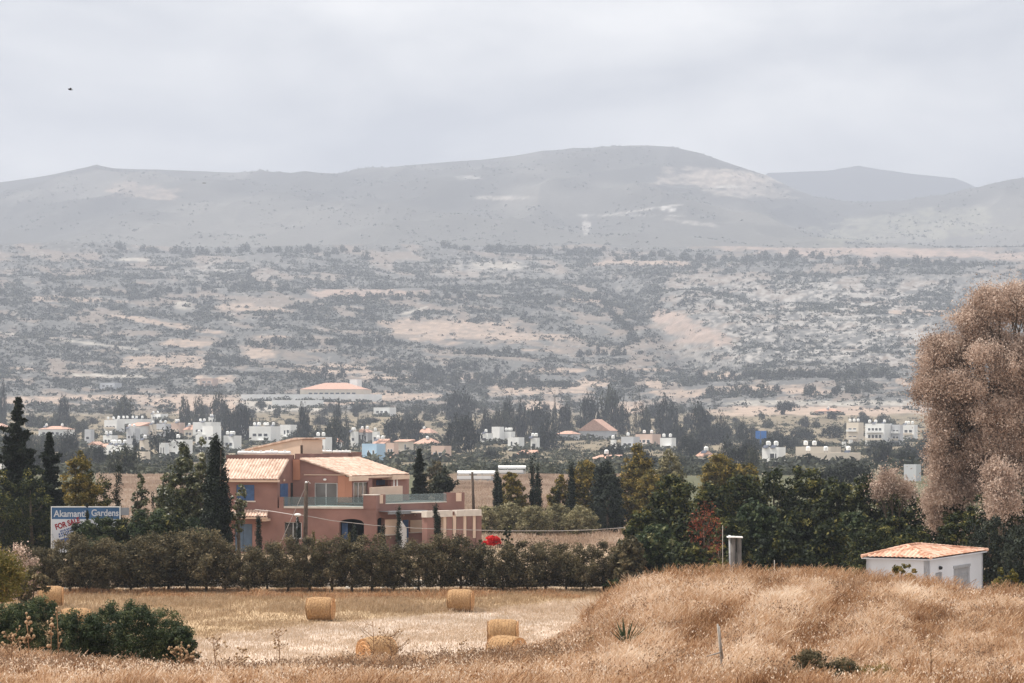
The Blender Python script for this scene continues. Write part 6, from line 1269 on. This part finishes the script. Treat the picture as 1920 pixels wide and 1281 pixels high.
SL = [(306, 677, 'broad tan field on the slope above the left houses', 80), (340, 643, 'thin tan strip above the broad tan field', 50), (130, 636, 'long pale track slanting down the left slope', 130), (315, 608, 'slanting tan terrace above the pale track', 100), (468, 577, 'narrow tan field high on the left slope', 68), (145, 561, 'long thin pale strip under the left tree line', 95), (250, 486, 'small pale patch near the left top of the slope', 33), (40, 437, 'pinkish ground at the top left of the slope', 100),
 (480, 661, 'small tan field left of the slope centre', 36), (615, 693, 'tan clearing above the orange country house', 85), (640, 550, 'pinkish field left of the slope centre', 65), (700, 549, 'pinkish band in the middle of the slope', 90), (850, 620, 'tan terraces in the centre of the slope', 115), (1005, 633, 'tan strip right of the central terraces', 78), (930, 497, 'pale bare ground high in the centre', 66), (1200, 493, 'tan strip high on the slope right of centre', 90), (1010, 731, 'tan clearing above the tall pines of the town', 100),
 (1170, 620, 'dark ravine in the slope', 40), (1295, 617, 'pinkish bare slope right of the ravine', 76), (1340, 703, 'tan clearing below the ravine', 33), (1430, 731, 'long tan clearing above the pale field strip', 90), (1550, 755, 'pale field strip above the apartments', 200), (1540, 630, 'rocky white slope on the right', 170), (1715, 584, 'tan patch left of the huge tamarisk', 52), (1560, 465, 'pinkish plateau at the top right', 190), (1840, 477, 'tan plateau above the huge tamarisk', 140), (715, 708, 'tan strip right of the orange country house', 70)]
name_by_landmark(ST, SL, {'up': 'tall tree', 'r': 'dark tree'})
def scrub(n, seed):
    g = np.random.default_rng(seed); py = 775 - 312 * g.random(n * 3) ** .95; px = g.uniform(-150, 2070, n * 3)
    dens = fbm(px / 42, (py + .12 * np.abs(px - 1150)) / 10, 81 + 300, 4); k = dens + .55 * (g.random(n * 3) - .5) > .50
    k &= ~(sstep(.53, .66, fbm(px / 55, (py + .10 * np.abs(px - 1150)) / 10, 81, 4)) * (g.random(n * 3) > .12) > .5)
    for p in PATCH:
        x0, x1, y0, y1, c, s_ = p; u = (px - x0) / (x1 - x0); q = py - s_ * (u - .5); k &= ~((u > 0) & (u < 1) & (q > y0 - .5) & (q < y1 + 1.5) & (g.random(n * 3) > .13))
    rk = sstep(1180, 1420, px) * (1 - sstep(1700, 1800, px)) * sstep(505, 560, py) * (1 - sstep(670, 700, py)); k &= ~((rk > .5) & (g.random(n * 3) < .35))
    px, py = px[k][:n], py[k][:n]; n = len(px); dd = np.linspace(300, 5000, 2000); q = np.interp(dd, PR_D[3:], PR_PY[3:]); d = np.interp(-py, -q, dd); x = (px - 960) / F * d; z = gz(x, d)
    r = (.9 + 3.3 * g.random(n) ** 3.0) * (1 + .45 * (d > 3000)) ; m = 14
    off = g.normal(size=(n, m, 3)); off /= np.linalg.norm(off, axis=2, keepdims=True); off *= g.random((n, m, 1)) ** .4; off[..., 2] = np.abs(off[..., 2]) * .95
    c = np.stack([x, d, z - .1], 1)[:, None, :] + off * r[:, None, None]; t = np.clip(.42 + .2 * g.normal(size=(n, 1)) + .1 * g.normal(size=(n, m)), 0, 1)
    v, f = quads(c.reshape(-1, 3), (off + .5 * g.normal(size=off.shape) + np.array((0, 0, .35))).reshape(-1, 3), np.repeat(r * .42, m) * (.7 + .6 * g.random(n * m)), .9)
    o = bpy.data.objects.new('scrub', npmesh('scrub', v, f, M['scrub'], tint=np.repeat(t.ravel(), 4))); col.objects.link(o); tag(o, kind='stuff'); print('scrub', n)
scrub(66000, 4)
def undergrowth(n, seed):
    g = np.random.default_rng(seed); d = np.exp(g.uniform(np.log(520), np.log(1950), n)); px = g.uniform(-100, 2050, n); py = np.interp(d, PR_D[3:], PR_PY[3:])
    k = fbm(px / 30, py / 7, 77, 4) + .2 * (g.random(n) - .5) > .40
    for p in PATCH:
        x0, x1, y0, y1, c, s_ = p; u = (px - x0) / (x1 - x0); q = py - s_ * (u - .5); k &= ~((u > 0) & (u < 1) & (q > y0 - 1) & (q < y1 + 3))
    for (a, b, c, e, hd) in BOX: k &= ~((px > a + 2) & (px < b - 2) & (d < hd + 4) & (d > hd - 60) & (py > e - 3))
    k &= ~((px > 845) & (px < 1000) & (d < 600))
    px, d = px[k], d[k]; big = np.zeros(len(d)); fp, fd = [], []
    for (a, b, c, e, hd) in BOX:          # garden shrubs along the front of each house
        if hd < 560: continue
        q = max(3, int((b - a) / 5)); fp += list(g.uniform(a - 3, b + 3, q)); fd += list(hd - 4 - 9 * g.random(q))
    px = np.concatenate([px, fp]); d = np.concatenate([d, fd]); big = np.concatenate([big, np.ones(len(fp))]); n = len(d); x = (px - 960) / F * d; z = gz(x, d); r = .7 + 1.7 * g.random(n) ** 2 + big * (.8 + 2.0 * g.random(n)); m = 22
    off = g.normal(size=(n, m, 3)); off /= np.linalg.norm(off, axis=2, keepdims=True); off *= g.random((n, m, 1)) ** .4; off[..., 2] = np.abs(off[..., 2]) * .9
    c = np.stack([x, d, z - .1], 1)[:, None, :] + off * r[:, None, None] * np.array((1.3, 1.3, 1)); t = np.clip(.5 + .2 * g.normal(size=(n, 1)) + .1 * g.normal(size=(n, m)), 0, 1)
    v, f = quads(c.reshape(-1, 3), (off + .5 * g.normal(size=off.shape) + np.array((0, 0, .35))).reshape(-1, 3), np.repeat(r * .36, m) * (.7 + .6 * g.random(n * m)), .9)
    o = bpy.data.objects.new('undergrowth', npmesh('undergrowth', v, f, M['town'], tint=np.repeat(t.ravel(), 4))); col.objects.link(o); tag(o, kind='stuff')
undergrowth(19000, 14)
def mscrub(n, seed):
    g = np.random.default_rng(seed); d = g.uniform(5000, 7900, n); px = g.uniform(-100, 2020, n); k = fbm(px / 60, d / 300, 401, 4) > .5; d, px = d[k], px[k]; n = len(d); x = (px - 960) / F * d; z = gz(x, d); r = 2 + 5 * g.random(n) ** 2; m = 6
    off = g.normal(size=(n, m, 3)); off /= np.linalg.norm(off, axis=2, keepdims=True); off[..., 2] = np.abs(off[..., 2])
    c = np.stack([x, d, z], 1)[:, None, :] + off * r[:, None, None] * .7; v, f = quads(c.reshape(-1, 3), (off + np.array((0, 0, .4))).reshape(-1, 3), np.repeat(r * .6, m), .9)
    o = bpy.data.objects.new('mountain_scrub', npmesh('mountain_scrub', v, f, M['scrub'], tint=np.full(len(v), .3))); col.objects.link(o); tag(o, kind='stuff')
mscrub(9000, 8)

# ------------------------------------------------------------------ haze: one even volume round everything
m, N, L = newmat('haze_air'); o_ = N("ShaderNodeOutputMaterial"); pv = N("ShaderNodeVolumePrincipled"); pv.inputs['Density'].default_value = HAZE_D
pv.inputs['Color'].default_value = (.725, .787, .922, 1); pv.inputs['Anisotropy'].default_value = .0; L(pv.outputs[0], o_.inputs['Volume'])
mb = MB(); mb.box(-7000, 7000, -60, 12000, -4, 1500); o = mb.build('haze', m); tag(o, kind='stuff')
